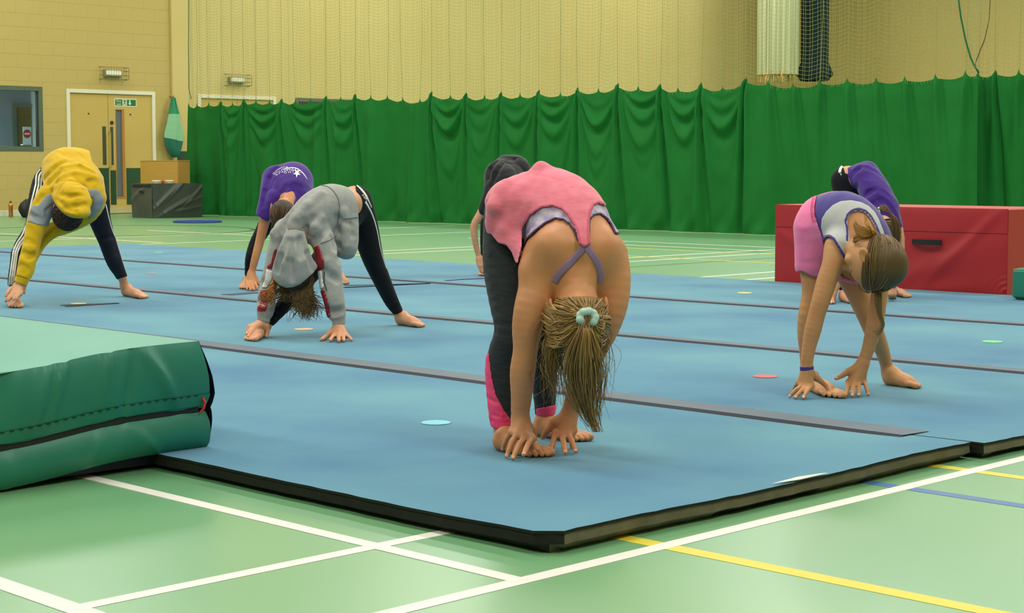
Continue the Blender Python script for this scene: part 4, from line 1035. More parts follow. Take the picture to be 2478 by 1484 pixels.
def hair_mat(name, rough=.42):
    m = mat(name, rgb(120, 90, 50), rough, spec=.45, attr='hair'); return m
def wr(scale, amp, stretch=(1, 1, 1), seed=0):
    rg = np.random.default_rng(seed); K = rg.normal(size=(5, 3)) * scale * np.array(stretch); ph = rg.uniform(0, 6.28, 5)
    def f(V):
        w_ = np.sin(V @ K[0] + ph[0]) * 1.5; d = np.zeros(len(V))
        for i in range(1, 5): d += (1 - np.abs(np.sin(V @ K[i] * .5 + w_ + ph[i]))) - .4
        n = unit(np.array([0, -1, .4])); return (d * amp / 2)[:, None] * n
    return f
M_skin = mat('skin', rgb(204, 144, 98), .5, spec=.4, var=rgb(192, 122, 84), vscale=9, vamt=.6, sss=.12)
M_skin2 = mat('skin_pale', rgb(214, 160, 124), .5, spec=.4, var=rgb(200, 132, 100), vscale=10, vamt=.6, sss=.12)
M_skin3 = mat('skin_tan', rgb(200, 150, 100), .5, spec=.4, var=rgb(184, 118, 76), vscale=9, vamt=.6, sss=.12)
M_nail = mat('nail', rgb(222, 168, 136), .3)
# ---------------------------------------------------------------- girl in the pink vest, nearest the camera
def girl_pink():
    f = Fig('girl bent over in pink vest and dark leggings touching her feet, nearest the camera', 4.80, (1150, 385, 1560, 1125), (-.28, .42), .0034)
    legs = f.new()
    f.chain(legs, [(1236, 520, .18, 66), (1229, 640, .13, 60), (1234, 740, .07, 47), (1240, 795, .04, 42), (1222, 880, .07, 45), (1216, 960, .06, 35), (1215, 1030, .05, 25), (1219, 1060, .05, 22)], .02)
    f.chain(legs, [(1300, 520, .22, 62), (1312, 650, .22, 56), (1318, 760, .19, 44), (1322, 800, .18, 40), (1317, 870, .20, 34), (1317, 940, .23, 29), (1319, 985, .25, 25), (1316, 1030, .26, 21)], .02)
    feet = f.new()
    f.foot(feet, GP(1203, 1087), GP(1322, 1109), f.P(1219, 1050, .05), 1, .024, .93)
    f.foot(feet, GP(1298, 1052), GP(1418, 1071), f.P(1314, 1025, .26), 1, .022, .93)
    torso = f.new()
    f.chain(torso, [(1272, 508, .20, 84), (1336, 505, .12, 93), (1382, 572, .03, 102), (1392, 625, -.02, 92)], .05)
    arms = f.new()
    f.chain(arms, [(1318, 640, -.01, 60), (1310, 685, -.05, 49), (1289, 735, -.08, 42), (1276, 790, -.09, 36), (1271, 850, -.09, 29), (1265, 895, -.09, 30), (1262, 960, -.08, 25), (1259, 1010, -.07, 21), (1260, 1025, -.07, 20)], .025)
    f.chain(arms, [(1462, 628, .01, 60), (1480, 680, -.02, 46), (1480, 740, -.04, 38), (1462, 800, -.04, 33), (1440, 848, -.03, 28), (1418, 893, -.02, 29), (1396, 950, .0, 25), (1380, 995, .01, 20)], .025)
    for p, r in (((1300, 655, -.06), 34), ((1334, 596, -.088), 40), ((1455, 600, -.06), 40)):   # shoulder blades
        f.ell(arms, f.P(*p), np.full(3, f.R(r)), k=.05)
    neck = f.new()
    f.chain(neck, [(1392, 640, -.06, 46), (1398, 700, -.10, 39), (1400, 745, -.11, 40)], .03)
    head = f.new(); f.head(head, f.P(1400, 772, -.13), (.03, -.12, -1), (-.05, 1, -.1), 1.0)
    hands = f.new()
    g = lambda x, y, z=.008: GP(x, y, ZM + z)
    w = f.P(1260, 1015, -.07)
    f.hand(hands, w, [f.P(1288, 1062, -.10), f.P(1272, 1056, -.115), f.P(1252, 1050, -.11), f.P(1238, 1046, -.09)],
           [GP(1267, 1101, ZM + .022), g(1241, 1109), g(1226, 1104), f.P(1216, 1086, -.075)],
           [f.P(1288, 1040, -.06), f.P(1292, 1068, -.06), f.P(1290, 1090, -.07)], .023, 1.0, .008)
    w = f.P(1379, 1000, .01)
    f.hand(hands, w, [f.P(1346, 1048, .0), f.P(1360, 1054, -.02), f.P(1375, 1051, -.02), f.P(1388, 1042, .0)],
           [g(1332, 1093), g(1368, 1096), g(1393, 1092), g(1384, 1084)],
           [f.P(1342, 1020, .0), f.P(1326, 1040, .01), f.P(1314, 1058, .03)], .022, 1.0, .005)
    # the palm's finger nearest the other foot
    f.cap(hands, f.P(1385, 1040, .0), f.P(1384, 1078, .02), .008, .007, .006)
    limbs = smin(arms, hands, .008); body = smin(smin(torso, limbs, .05), neck, .03);     leg_ = smin(legs + .003, feet, .012); hm_ = f.plane(f.P(1300, 960, 0), (0, 0, 1)) < 0; body = np.where(hm_, np.minimum(body, leg_), smin(body, leg_, .03)); body = smin(body, head, .015)
    # shoulder hollow, spine line
    f.ridge(body, [(1402, 610), (1404, 640), (1404, 665)], .02, .003, .02)
    f.mesh('body', body, M_skin); bb_ = f.bvh(); f.nails(M_nail)
    top = smin(torso, legs + .05, .05); arms_t = smin(torso, arms, .05)
    # leggings
    lg = legs - .002
    lg = np.maximum(lg, f.plane(f.P(1213, 1036, .05), f.P(1216, 1060, .05) - f.P(1214, 1000, .05) + np.array([-.02, 0, 0])) * 1.0)
    lg2 = f.poly(lg, [(1100, 300), (1700, 300), (1700, 1003), (1296, 1008), (1262, 1020), (1238, 1026), (1190, 1041), (1100, 1045)], True)
    lg2 = np.maximum(lg2, f.plane(f.P(1316, 1003, .25), (0.05, 0, -1)) - np.where(f.plane(f.P(1262, 900, .1), (-1, 0, 0)) < 0, 0, 1).astype(np.float32))
    lg2_ = lg2.copy()
    for a, b in (((1180, 960), (1200, 975)), ((1192, 1005), (1225, 1012)), ((1190, 1018), (1228, 1022)), ((1196, 800), (1230, 812)), ((1200, 780), (1238, 790)), ((1190, 620), (1240, 640))): f.ridge(lg2, [a, b], .006, .0025, .006)
    lg2 = np.maximum(f.cover(lg2, legs, -.0015), lg2_)
    M_leg = mat('charcoal_leggings', rgb(52, 58, 62), .8, spec=.2, var=rgb(34, 38, 42), vscale=30, vamt=.7, bump=.4, bscale=300, bdist=.001, stretch=(1, 1, 5), sheen=.1)
    f.mesh('leggings', lg2, M_leg)
    M_hp = mat('hot_pink_panel', rgb(250, 76, 132), .6, var=rgb(238, 58, 112), vscale=20, vamt=.6)
    pk = f.poly(f.shell(lg2, .0022), [(1183, 852), (1170, 872), (1160, 960), (1175, 1060), (1236, 1046), (1238, 1019), (1218, 990), (1200, 955), (1190, 912)], True, ymax=f.Y0 + .2)
    f.mesh('calf_panel', pk, M_hp, 'hot pink panel at the calf')
    pk = f.poly(f.shell(lg2, .0022), [(1297, 989), (1350, 979), (1350, 1002), (1300, 1020)], True, ymin=f.Y0 + .08)
    f.mesh('ankle_cuff', pk, M_hp, 'hot pink cuff')
    # vest
    v = smin(smin(torso, arms, .05), legs + .035, .05)
    f.chain(v, [(1240, 500, .1, 62), (1232, 560, .08, 42), (1262, 612, .02, 22)], .04)       # loose front hanging by the hip
    for a in ([(1205, 545), (1218, 490), (1232, 455)], [(1222, 580), (1232, 520), (1262, 470), (1300, 450)], [(1240, 590), (1262, 540), (1310, 480)], [(1198, 560), (1204, 520)], [(1250, 615), (1256, 570)], [(1300, 430), (1340, 440), (1380, 460)]):
        f.ridge(v, a, .009, .009, .016)
    for a in ([(1218, 588), (1222, 556), (1240, 500), (1268, 462)], [(1196, 560), (1203, 500), (1226, 450)], [(1246, 580), (1252, 545), (1285, 492)], [(1190, 540), (1196, 500), (1212, 462)]): f.ridge(v, a, .009, .008, .016, sub=False)
    f.ell(v, f.P(1309, 408, .12), np.full(3, .012), k=.03)
    v = f.cover(v, torso, -.004)
    vs = f.shell(v, .009)
    cut = [(1250, 648), (1262, 598), (1264, 554), (1282, 522), (1309, 503), (1336, 499), (1357, 506), (1373, 522), (1387, 543), (1395, 565), (1400, 589), (1414, 599), (1430, 589), (1427, 576), (1427, 535), (1431, 511), (1438, 497), (1449, 492), (1462, 497), (1600, 505), (1600, 900), (1250, 900)]
    vs = f.poly(vs, cut, False, ymax=f.Y0 + .12)
    vs = f.poly(vs, [(1100, 300), (1700, 300), (1700, 640), (1262, 648), (1247, 634), (1238, 610), (1226, 594), (1206, 588), (1188, 566), (1150, 560)], True)
    M_vest = mat('pink_vest', rgb(226, 114, 138), .85, spec=.2, var=rgb(238, 150, 166), vscale=70, vamt=.45, stretch=(.5, .5, 1.6), bump=.3, bscale=400, bdist=.001, sheen=.3)
    f.mesh('vest', vs, M_vest, wrinkle=wr(14, .002, seed=3)); bv = f.bvh()
    M_vt_ = mat('vest_trim', rgb(206, 96, 122), .8)
    tr = f.poly(f.shell(v, .0105, .0085), cut, False, ymax=f.Y0 + .12); grow = f.poly(f.shell(v, .0105, .0085), [(x + (0 if i in (0, len(cut) - 1) else 0), y) for i, (x, y) in enumerate(cut)], False, ymax=f.Y0 + .12)
    def offs(poly, d): return [(x, y - d) for x, y in poly]
    # bra
    br = f.shell(smin(torso, arms, .05), .0035)
    brp = [(1255, 640), (1266, 597), (1274, 581), (1293, 562), (1320, 541), (1344, 530), (1363, 533), (1376, 543), (1387, 557), (1394, 576), (1397, 585), (1404, 590), (1422, 590), (1428, 560), (1429, 533), (1438, 522), (1452, 519), (1468, 530), (1479, 546), (1488, 566), (1600, 570), (1600, 900), (1255, 900)]
    br = f.poly(br, brp, False, ymax=f.Y0 + .12); br = f.poly(br, [(1240, 440), (1520, 440), (1520, 620), (1240, 620)], True)
    M_bra = mat('tie_dye_top', rgb(214, 206, 220), .8, var=rgb(120, 84, 160), vscale=28, vamt=.85, det=1.5)
    f.mesh('sports_top', br, M_bra, 'lilac tie-dye sports top'); bs = f.bvh()
    M_pt = mat('plum_trim', rgb(84, 56, 98), .8)
    vt = f.shell(v, .0105, .010); vt = f.poly(vt, cut, False, ymax=f.Y0 + .12); vt = f.poly(vt, cut, True, ymax=f.Y0 + .11, grow=7.5)
    vt = f.poly(vt, [(1262, 480), (1462, 480), (1466, 500), (1440, 620), (1268, 600), (1262, 590)], True)
    f.mesh('vest_trim', vt, M_vt_, 'darker pink binding')
    bt_ = f.shell(smin(torso, arms, .05), .0048, .0085); bt_ = f.poly(bt_, brp, False, ymax=f.Y0 + .12); bt_ = f.poly(bt_, brp, True, ymax=f.Y0 + .11, grow=5)
    bt_ = f.poly(bt_, [(1262, 500), (1520, 500), (1520, 600), (1426, 586), (1400, 586), (1266, 606)], True); f.mesh('sports_top_trim', bt_, M_pt, 'plum binding')
    M_st = mat('mauve_strap', rgb(140, 112, 150), .6)
    f.ribbon(bb_, [(1414, 592), (1408, 605), (1385, 630), (1364, 651), (1350, 668), (1342, 682)], .020, M_st, 'shoulder_strap', .0045)
    f.ribbon(bb_, [(1414, 592), (1422, 602), (1437, 622), (1447, 640), (1453, 660), (1452, 682)], .019, M_st, 'shoulder_strap', .0045)
    # hair
    tie = f.P(1421, 768, -.235); cs = hcols((160, 126, 72), 24, 1, .4)
    hc = f.new(); c, ax, sc = f.hd; f.ell(hc, c, np.array([.0775, .0925, .086]), ax, 0); f.ell(hc, c + ax[2] * .01 - ax[1] * .02, np.array([.077, .084, .086]), ax, .01)
    hc = np.maximum(hc, f.plane(c + ax[1] * .045, ax[1] + ax[2] * -.35)); hc = np.maximum(hc, f.plane(c - ax[2] * .052, -ax[2] + ax[1] * .1))
    f.mesh('hair_cap', hc, mat('hair_root', rgb(136, 108, 62), .6, spec=.3))
    st = cap_strands(f, tie, 1100, .1, cs, 5, .0125, hair_front=.2, low=-.62, lift=.012, rad=(.0022, .0016))
    rg = np.random.default_rng(8)
    def W_(x, y, d): return f.P(x, y, d)
    for i in range(330):                     # ponytail
        u = rg.normal(0, .5); v_ = rg.normal(0, .5); ln = rg.uniform(.72, 1.05)
        pts = [tie + rg.normal(0, .007, 3), W_(1416 + 13 * u, 800, -.255 + .012 * v_), W_(1412 + 30 * u, 850, -.25 + .022 * v_), W_(1410 + 38 * u + 4 * rg.normal(), 905, -.235 + .025 * v_),
               W_(1417 + 31 * u + 4 * rg.normal(), 960, -.22 + .022 * v_), W_(1428 + 20 * u + 3 * rg.normal(), 1005, -.21 + .018 * v_), W_(1443 + 14 * u + 4 * rg.normal(), 1046, -.20 + .015 * v_)]
        B_ = bez(pts, 22); B_ = B_[:max(8, int(22 * ln))] if ln < 1 else B_
        st.append((B_, .0019, .0005, cs[rg.integers(24)]))
    for i in range(330):                     # hair sagging loosely round the head towards the tie
        lft = rg.random() < .68; y0 = rg.uniform(732, 838)
        x0 = (1336 - 14 * math.sin((y0 - 700) / 140 * 3.1) if lft else 1458 + 9 * math.sin((y0 - 700) / 140 * 3.1)) + rg.normal(0, 4)
        xm = x0 * .6 + 1421 * .4 + rg.normal(0, 5); ym = y0 * .55 + 768 * .45 + rg.uniform(4, 34)
        st.append((bez([W_(x0, y0, -.15), W_(x0 * .85 + 1421 * .15, y0 * .9 + 77 + 12, -.20), W_(xm, ym, -.225), tie + rg.normal(0, .008, 3)], 14), .0019, .0012, cs[rg.integers(24)]))
    for i in range(120):                      # loose strands round the face
        x0 = rg.uniform(1322, 1350) if rg.random() < .75 else rg.uniform(1455, 1476); y0 = rg.uniform(745, 845); sd = rg.normal(0, 8)
        L_ = rg.uniform(60, 190); pts = [W_(x0, y0, -.13), W_(x0 + rg.normal(0, 9) - 6, y0 + L_ * .35, -.14), W_(x0 + sd + rg.normal(0, 12), y0 + L_ * .7, -.13), W_(x0 + sd * 1.5 + rg.normal(0, 14), min(1060, y0 + L_), -.12)]
        st.append((bez(pts, 16), .0009, .0003, cs[rg.integers(24)]))
    for i in range(110):                      # short hair hanging from the crown
        x0 = rg.uniform(1335, 1400); pts = [W_(x0, rg.uniform(800, 850), -.12 + rg.normal(0, .03)), W_(x0 + rg.normal(-4, 8), 880, -.12), W_(x0 + rg.normal(0, 14), rg.uniform(890, 990), -.12)]
        st.append((bez(pts, 12), .0008, .0003, cs[rg.integers(24)]))
    for sg in ((1310, 760, 1280, 812), (1316, 790, 1262, 850), (1345, 828, 1322, 846)): pass
    hm = hair_mesh(f, 'hair', st, hair_mat('hair_dark_blonde'), cs)
    sc_ = Fig.new(f)
    for k in range(9):
        a = k / 9 * 2 * math.pi; f.ell(sc_, tie + np.array([math.cos(a) * .020, -.008 + .004 * math.sin(3 * a), math.sin(a) * .017]), [.0125, .012, .0115], k=.003)
    f.mesh('hair_scrunchie', sc_, mat('mint_scrunchie', rgb(148, 190, 174), .7, var=rgb(206, 224, 222), vscale=14, vamt=.9), 'pale mint scrunchie', parent=None)
girl_pink()
# ---------------------------------------------------------------- girl in the grey top and pink shorts
def girl_shorts():
    f = Fig('girl in pink shorts and grey and purple top bent over before the red block', 6.0, (1900, 445, 2250, 975), (-.3, .42), .0042)
    Z = lambda x, y: (1860 + x / 4.1225, 370 + y / 4.1225)
    ZP = lambda L: [Z(*p) for p in L]
    legs = f.new()
    f.chain(legs, [(1985, 560, .12, 46), (1966, 650, .11, 31), (1966, 705, .10, 25), (1956, 765, .09, 25), (1953, 805, .10, 24), (1952, 850, .11, 18), (1952, 895, .12, 14), (1954, 912, .12, 13)], .02)
    f.chain(legs, [(2030, 570, .14, 46), (2050, 650, .15, 35), (2075, 705, .15, 30), (2098, 758, .15, 27), (2114, 800, .16, 24), (2132, 841, .20, 19), (2144, 880, .24, 15.5), (2149, 903, .25, 15)], .02)
    feet = f.new()
    f.foot(feet, GP(1952, 938), GP(2025, 966), f.P(1954, 910, .10), 1, .019, .93)
    f.foot(feet, GP(2140, 930), GP(2234, 940.5), f.P(2148, 900, .25), -1, .021, .93)
    torso = f.new()
    f.chain(torso, [(1996, 538, .12, 64), (2040, 538, .06, 72), (2082, 578, .0, 69), (2100, 605, -.03, 60)], .04)
    arms = f.new()
    f.chain(arms, [(2028, 600, -.06, 34), (2016, 638, -.08, 26), (2001, 680, -.09, 24), (1986, 729, -.10, 21.5), (1977, 759, -.10, 20), (1968, 795, -.10, 20), (1957, 845, -.10, 16), (1952.5, 880, -.10, 14.5), (1953, 897, -.10, 14)], .03)
    f.chain(arms, [(2118, 600, .0, 34), (2130, 655, -.01, 24), (2127, 720, -.02, 20), (2116, 785, -.03, 20), (2101, 845, -.02, 15.5), (2089, 878, -.02, 13.5)], .03)
    neck = f.new(); f.chain(neck, [(2095, 600, -.05, 32), (2112, 625, -.10, 27)], .03)
    head = f.new(); u = unit((.38, -.28, -.88)); fd = (-.68, .38, -.52)
    f.head(head, f.P(2119, 640, -.15), u, fd, 1.04)
    hands = f.new(); g = lambda x, y, z=.007: GP(x, y, ZM + z)
    f.hand(hands, f.P(1953, 900, -.10), [f.P(1964, 934, -.115), f.P(1954, 936, -.12), f.P(1943, 934, -.11), f.P(1933, 926, -.09)],
           [g(1944, 963), g(1925, 962), g(1911, 959), g(1921, 943)], [f.P(1975, 914, -.08), f.P(1987, 923, -.08), f.P(2001, 937, -.07)], .021, 1.0, .006)
    f.hand(hands, f.P(2088, 880, -.02), [f.P(2054, 924, -.03), f.P(2066, 927, -.04), f.P(2078, 926, -.035), f.P(2090, 922, -.02)],
           [g(2047, 957), g(2062.5, 958.5), g(2078, 957.5), g(2101, 955)], [f.P(2054, 899, -.03), f.P(2037, 909, -.04), f.P(2023, 916, -.05)], .020, 1.0, .004)
    body = smin(smin(torso, smin(arms, hands, .008), .04), neck, .03)
    leg_ = smin(legs, feet, .012); low = f.plane(f.P(2000, 800, 0), (0, 0, 1)) < 0
    body = np.where(low, np.minimum(body, leg_), smin(body, leg_, .02)); body = smin(body, head, .012)
    f.mesh('body', body, M_skin3); bb_ = f.bvh(); f.nails(mat('nail_pale', rgb(206, 176, 166), .3))
    base = smin(torso, arms, .03)
    M_pur = mat('purple_trim', rgb(58, 42, 130), .7, sheen=.2)
    M_gry = mat('grey_jersey', rgb(186, 188, 188), .75, var=rgb(172, 174, 176), vscale=12, vamt=.5, sheen=.1)
    hole = ZP([(800, 1000), (795, 760), (780, 680), (800, 620), (840, 585), (900, 570), (960, 590), (1010, 640), (1060, 730), (1130, 900), (1150, 1000)])
    armh = ZP([(545, 880), (560, 850), (600, 838), (640, 862), (700, 960), (770, 1090), (800, 1200), (500, 1400), (400, 1000)])
    s0 = f.shell(base, .005); body_out = ZP([(420, 400), (480, 430), (460, 540), (462, 620), (490, 720), (525, 800), (545, 880), (700, 1100), (790, 1100), (830, 1040), (1260, 1040), (1260, 400), (860, 340), (640, 340)])
    s0 = f.poly(s0, hole, False, ymax=f.Y0 + .02); s0 = f.poly(s0, armh, False, ymax=f.Y0 + .02); s0 = f.poly(s0, body_out, True)
    s0 = np.maximum(s0, f.plane(f.P(2090, 600, 0), (.25, 0, -1)) - .12)
    f.mesh('top', s0, M_pur, 'purple racer top'); bt = f.bvh()
    gp = ZP([(548, 852), (522, 740), (530, 660), (570, 590), (640, 520), (720, 482), (820, 472), (920, 490), (1000, 530), (1060, 590), (1100, 660), (1150, 790), (1170, 880), (1112, 880), (1062, 745), (1008, 650), (958, 596), (900, 578), (842, 590), (803, 626), (784, 684), (798, 765), (812, 860), (835, 980), (800, 1040), (770, 1060), (700, 945), (640, 852), (600, 828)])
    gs = f.poly(f.shell(base, .0082, .0100), gp, True, ymax=f.Y0 + .06); f.mesh('back_panel', gs, M_gry, 'light grey back panel'); bg = f.bvh()
    nb_ = f.shell(base, .0095, .0115)
    x = f.poly(nb_, hole, False, ymax=f.Y0 + .02); x = f.poly(x, hole, True, ymax=f.Y0 + .015, grow=6.5); f.mesh('neck_binding', f.poly(x, ZP([(740, 540), (1230, 540), (1180, 885), (770, 885)]), True), M_pur)
    x = f.poly(nb_, armh, False, ymax=f.Y0 + .02); x = f.poly(x, armh, True, ymax=f.Y0 + .015, grow=6.5); f.mesh('armhole_binding', f.poly(x, ZP([(530, 800), (640, 790), (830, 1060), (790, 1110), (740, 1110), (535, 900)]), True), M_pur)
    # shorts
    sh = smin(torso, legs, .03); f.chain(sh, [(1978, 560, .1, 52), (1966, 640, .09, 36)], .03); f.chain(sh, [(2030, 580, .14, 50), (2045, 640, .15, 42)], .03)
    for a in ([(335, 790), (380, 800), (430, 850)], [(320, 690), (360, 720), (400, 790)], [(330, 600), (350, 660), (400, 690), (440, 760)], [(420, 880), (400, 950)]): f.ridge(sh, ZP(a), .006, .004, .010)
    sh = f.cover(sh, smin(torso, legs, .02), .001)
    ss = f.shell(sh, .007); line = ZP([(500, 380), (475, 440), (458, 540), (462, 620), (490, 720), (525, 800), (545, 880), (560, 960), (545, 1060), (520, 1130), (495, 1235), (430, 1225), (330, 1178), (200, 1200), (200, 300), (500, 300)])
    far_ = ZP([(500, 380), (640, 340), (900, 380), (1000, 1000), (900, 1330), (560, 1230), (545, 900), (462, 620)])
    A1 = f.poly(ss, line, True); rest = f.poly(ss, far_, True, ymin=f.Y0 + .10); ss = np.minimum(A1, rest)
    M_sh = mat('pink_shorts', rgb(232, 116, 168), .75, var=rgb(240, 140, 184), vscale=8, vamt=.5, sheen=.2)
    f.mesh('shorts', ss, M_sh, wrinkle=wr(24, .003, seed=4)); bsx = f.bvh()
    M_sh2 = mat('pink_stitching', rgb(206, 74, 132), .8)
    for o in (0, 14, 28, 42): f.ribbon(bsx, [(x - o / 4.1, y) for x, y in ZP([(486, 440), (466, 540), (470, 630), (486, 690)])], .0016, M_sh2, 'waistband_stitching', .003)
    f.ribbon(bsx, ZP([(500, 398), (640, 368), (740, 362), (850, 392)]), .006, mat('shorts_edge', rgb(240, 150, 180), .7), 'waistband_edge', .003)
    # wristband, hair
    wb_ = f.new(); a, b = f.P(1952, 886, -.10), f.P(1953, 903, -.10); f.cap(wb_, a, b, f.R(16.8), f.R(16.2), 0)
    wb_ = np.maximum(wb_, np.maximum(f.plane(a, a - b), f.plane(b, b - a))); f.mesh('wristband', wb_, mat('purple_wristband', rgb(56, 40, 132), .6), 'purple wristband')
    c, ax, sc = f.hd; hc = f.new(); f.ell(hc, c, np.array([.081, .098, .092]), ax, 0); f.ell(hc, c - ax[1] * .03 + ax[2] * .01, np.array([.080, .078, .088]), ax, .02)
    hc = smax(hc, f.plane(c + ax[1] * .012 - ax[2] * .02, ax[1] + ax[2] * -.75), .006)
    hc = smax(hc, f.plane(c - ax[2] * .062, -ax[2]), .01)
    cs = hcols((112, 88, 48), 24, 2, .22); gold = hcols((164, 116, 52), 16, 3, .3)
    f.mesh('hair_cap', hc, mat('brown_hair_root', rgb(88, 68, 38), .5, spec=.35))
    tie = f.P(2126, 582, -.13)
    st = cap_strands(f, tie, 650, .1, cs, 7, .0125, hair_front=.0, low=-.5, lift=.004, rad=(.0016, .0012))
    rg = np.random.default_rng(4)
    for i in range(420):
        u_ = rg.normal(0, .5); v_ = rg.normal(0, .6); q = rg.random()
        if q < .6: pts = [tie + rg.normal(0, .005, 3), f.P(2108, 566 + 5 * u_, -.17), f.P(2090, 563 + 9 * u_, -.185), f.P(2076 + 2 * v_, 558 + 10 * u_, -.17), f.P(2070 + 4 * v_, 545 + 9 * u_ - 6 * q, -.15)]
        elif q < .82: pts = [tie + rg.normal(0, .005, 3), f.P(2112, 562 + 4 * u_, -.17), f.P(2102 + 4 * u_, 548, -.175), f.P(2097 + 4 * u_, 535, -.16), f.P(2095 + 3 * v_, 526 + 4 * v_, -.15)]
        else: pts = [tie + rg.normal(0, .006, 3), f.P(2100, 574 + 6 * u_, -.17), f.P(2080, 576 + 8 * u_, -.17), f.P(2066 + 4 * v_, 582 + 10 * u_, -.15)]
        st.append((bez(pts, 16), .0019, .0005, gold[rg.integers(16)]))
    for i in range(24):
        u_ = rg.normal(0, 1.5); pts = [f.P(2127 + 3 * u_, 700, -.16), f.P(2127 + 3 * u_, 730, -.17), f.P(2131 + 2 * u_, 765, -.17), f.P(2137 + 2 * u_, 785, -.17), f.P(2130 + 3 * u_, 802, -.17), f.P(2121 + 3 * u_, 811 + 3 * u_, -.17)]
        st.append((bez(pts, 18), .0013, .0004, cs[rg.integers(24)]))
    hair_mesh(f, 'hair', st, hair_mat('hair_brown'), cs)
    for sg in (1, -1):                       # eyes
        e = f.new(); ec = c + (ax[1] * .071 - ax[2] * .020 + ax[0] * sg * .031) * 1.0; f.ell(e, ec, np.array([.0105, .0105, .0085]), ax, 0)
        f.mesh('eye', e, mat('eye_dark', rgb(70, 56, 46), .2))
girl_shorts()

# ---------------------------------------------------------------- girl in the grey hoodie
def girl_hoodie():
    f = Fig('girl in baggy grey hoodie and black leggings leaning onto both hands with legs apart', 8.1, (575, 425, 1040, 840), (-.45, .75), .0052)
    Z = lambda x, y: (560 + x / 3.028, 370 + y / 3.028); ZP = lambda L: [Z(*p) for p in L]
    C = lambda L: [(*Z(p[0], p[1]), p[2], p[3] / 3.028) for p in L]
    legs = f.new()
    f.chain(legs, C([(905, 362, .28, 130), (965, 480, .32, 98), (992, 600, .34, 94), (1016, 700, .35, 86), (1046, 800, .36, 75), (1088, 900, .37, 66), (1132, 1000, .42, 59), (1180, 1100, .46, 50), (1222, 1170, .49, 37), (1235, 1200, .50, 32)]), .03)
    f.chain(legs, C([(880, 400, .24, 110), (800, 590, .18, 95), (690, 750, .12, 82), (540, 925, .04, 68), (430, 1065, -.02, 58), (330, 1180, -.07, 44), (262, 1262, -.10, 32)]), .03)
    feet = f.new(); Y8 = lambda x, y: GP(x, y)
    f.foot(feet, GP(640, 813), GP(601, 827), f.P(*Z(255, 1275), -.10), 1, .024, 1.0)
    f.foot(feet, GP(962, 786), GP(1029, 792.5), f.P(*Z(1228, 1195), .50), -1, .024, 1.0)
    torso = f.new(); f.chain(torso, C([(880, 385, .25, 90), (810, 375, .14, 108), (700, 420, .05, 118), (590, 480, -.02, 118), (510, 550, -.08, 100)]), .05)
    arms = f.new()
    f.chain(arms, C([(640, 600, -.08, 70), (700, 720, -.12, 50), (735, 900, -.15, 42), (755, 1080, -.18, 36), (785, 1250, -.20, 30), (787, 1275, -.20, 30)]), .03)
    f.chain(arms, C([(380, 590, -.05, 70), (315, 780, -.08, 48), (262, 1000, -.11, 40), (240, 1150, -.14, 34), (236, 1225, -.15, 30), (232, 1250, -.15, 30)]), .03)
    neck = f.new(); f.chain(neck, C([(500, 600, -.1, 60), (480, 740, -.14, 52)]), .03)
    head = f.new(); f.head(head, f.P(*Z(470, 880), -.16), (.05, -.1, -1), (-.1, 1, 0), 1.0)
    hands = f.new(); g = lambda x, y, z=.008: GP(x, y, ZM + z)
    f.hand(hands, f.P(*Z(786, 1270), -.20), [f.P(808, 813, -.25), f.P(819, 812, -.26), f.P(830, 812, -.26), f.P(839, 813, -.25)], [g(799, 824.5), g(820, 826), g(832, 825), g(851, 823)],
           [f.P(798, 807, -.22), f.P(788, 816, -.23), g(777, 822)], .026, 1.15, .006)
    f.hand(hands, f.P(*Z(232, 1248), -.15), [f.P(619, 793, -.2), f.P(613, 793, -.2), f.P(608, 793, -.18), f.P(604, 790, -.15)], [f.P(600, 814, -.27), f.P(597, 808, -.24), f.P(597, 806, -.2), f.P(597, 800, -.17)],
           [f.P(644, 790, -.16), f.P(648, 802, -.16), f.P(645, 814, -.17)], .024, 1.1, .004)
    leg_ = smin(legs + .004, feet, .012); body = smin(smin(smin(torso, smin(arms, hands, .008), .04), neck, .03), head, .02)
    low = f.plane(f.P(*Z(600, 1100)), (0, 0, 1)) < 0; body = np.where(low, np.minimum(body, leg_), smin(body, leg_, .03))
    f.mesh('body', body, M_skin2); f.nails(M_nail)
    M_blk = mat('black_leggings', rgb(15, 17, 22), .8, spec=.2, var=rgb(26, 28, 34), vscale=20, vamt=.5, sheen=.05)
    lg = legs - .002
    for a in ([(1140, 1130), (1200, 1120)], [(1150, 1160), (1230, 1140)], [(1160, 1080), (1220, 1080)], [(300, 1190), (340, 1200)], [(320, 1150), (370, 1170)]): f.ridge(lg, ZP(a), .008, .004, .008)
    pr, pl = f.P(*Z(1223, 1176), .49), f.P(*Z(272, 1250), -.1)
    cut = np.where(f.plane(f.P(*Z(700, 900), .1), (1, 0, 0)) > 0, f.plane(pr, (.25, .05, -1)), f.plane(pl, (-.6, -.3, -1)))
    lg = f.cover(lg, legs, -.002); lg = np.maximum(lg, cut.astype(np.float32))
    lg = f.poly(lg, ZP([(904, 150), (908, 250), (916, 310), (928, 380), (925, 480), (880, 560), (200, 900), (100, 1500), (1500, 1500), (1500, 100), (904, 100)]), True)
    f.mesh('leggings', lg, M_blk); bl = f.bvh()
    M_wst = mat('white_stripe', rgb(222, 224, 214), .6)
    f.ribbon(bl, [(864, 449), (872, 456), (879, 464), (886, 474), (892, 487), (899, 502)], .013, M_wst, 'leg_stripe', .002, ww=[.5, 1, 1.0, .7, .4])
    f.ribbon(bl, [(884, 488), (891, 500), (899, 515), (906, 534), (911, 552), (916, 575), (919, 595), (925, 620), (935, 650)], .009, M_wst, 'leg_stripe', .002, ww=[1.3, 1, .8, .7, .7, .6, .5, .4])
    f.text(bl, 'NK', [(875, 474), (887, 487)], 5, M_wst)
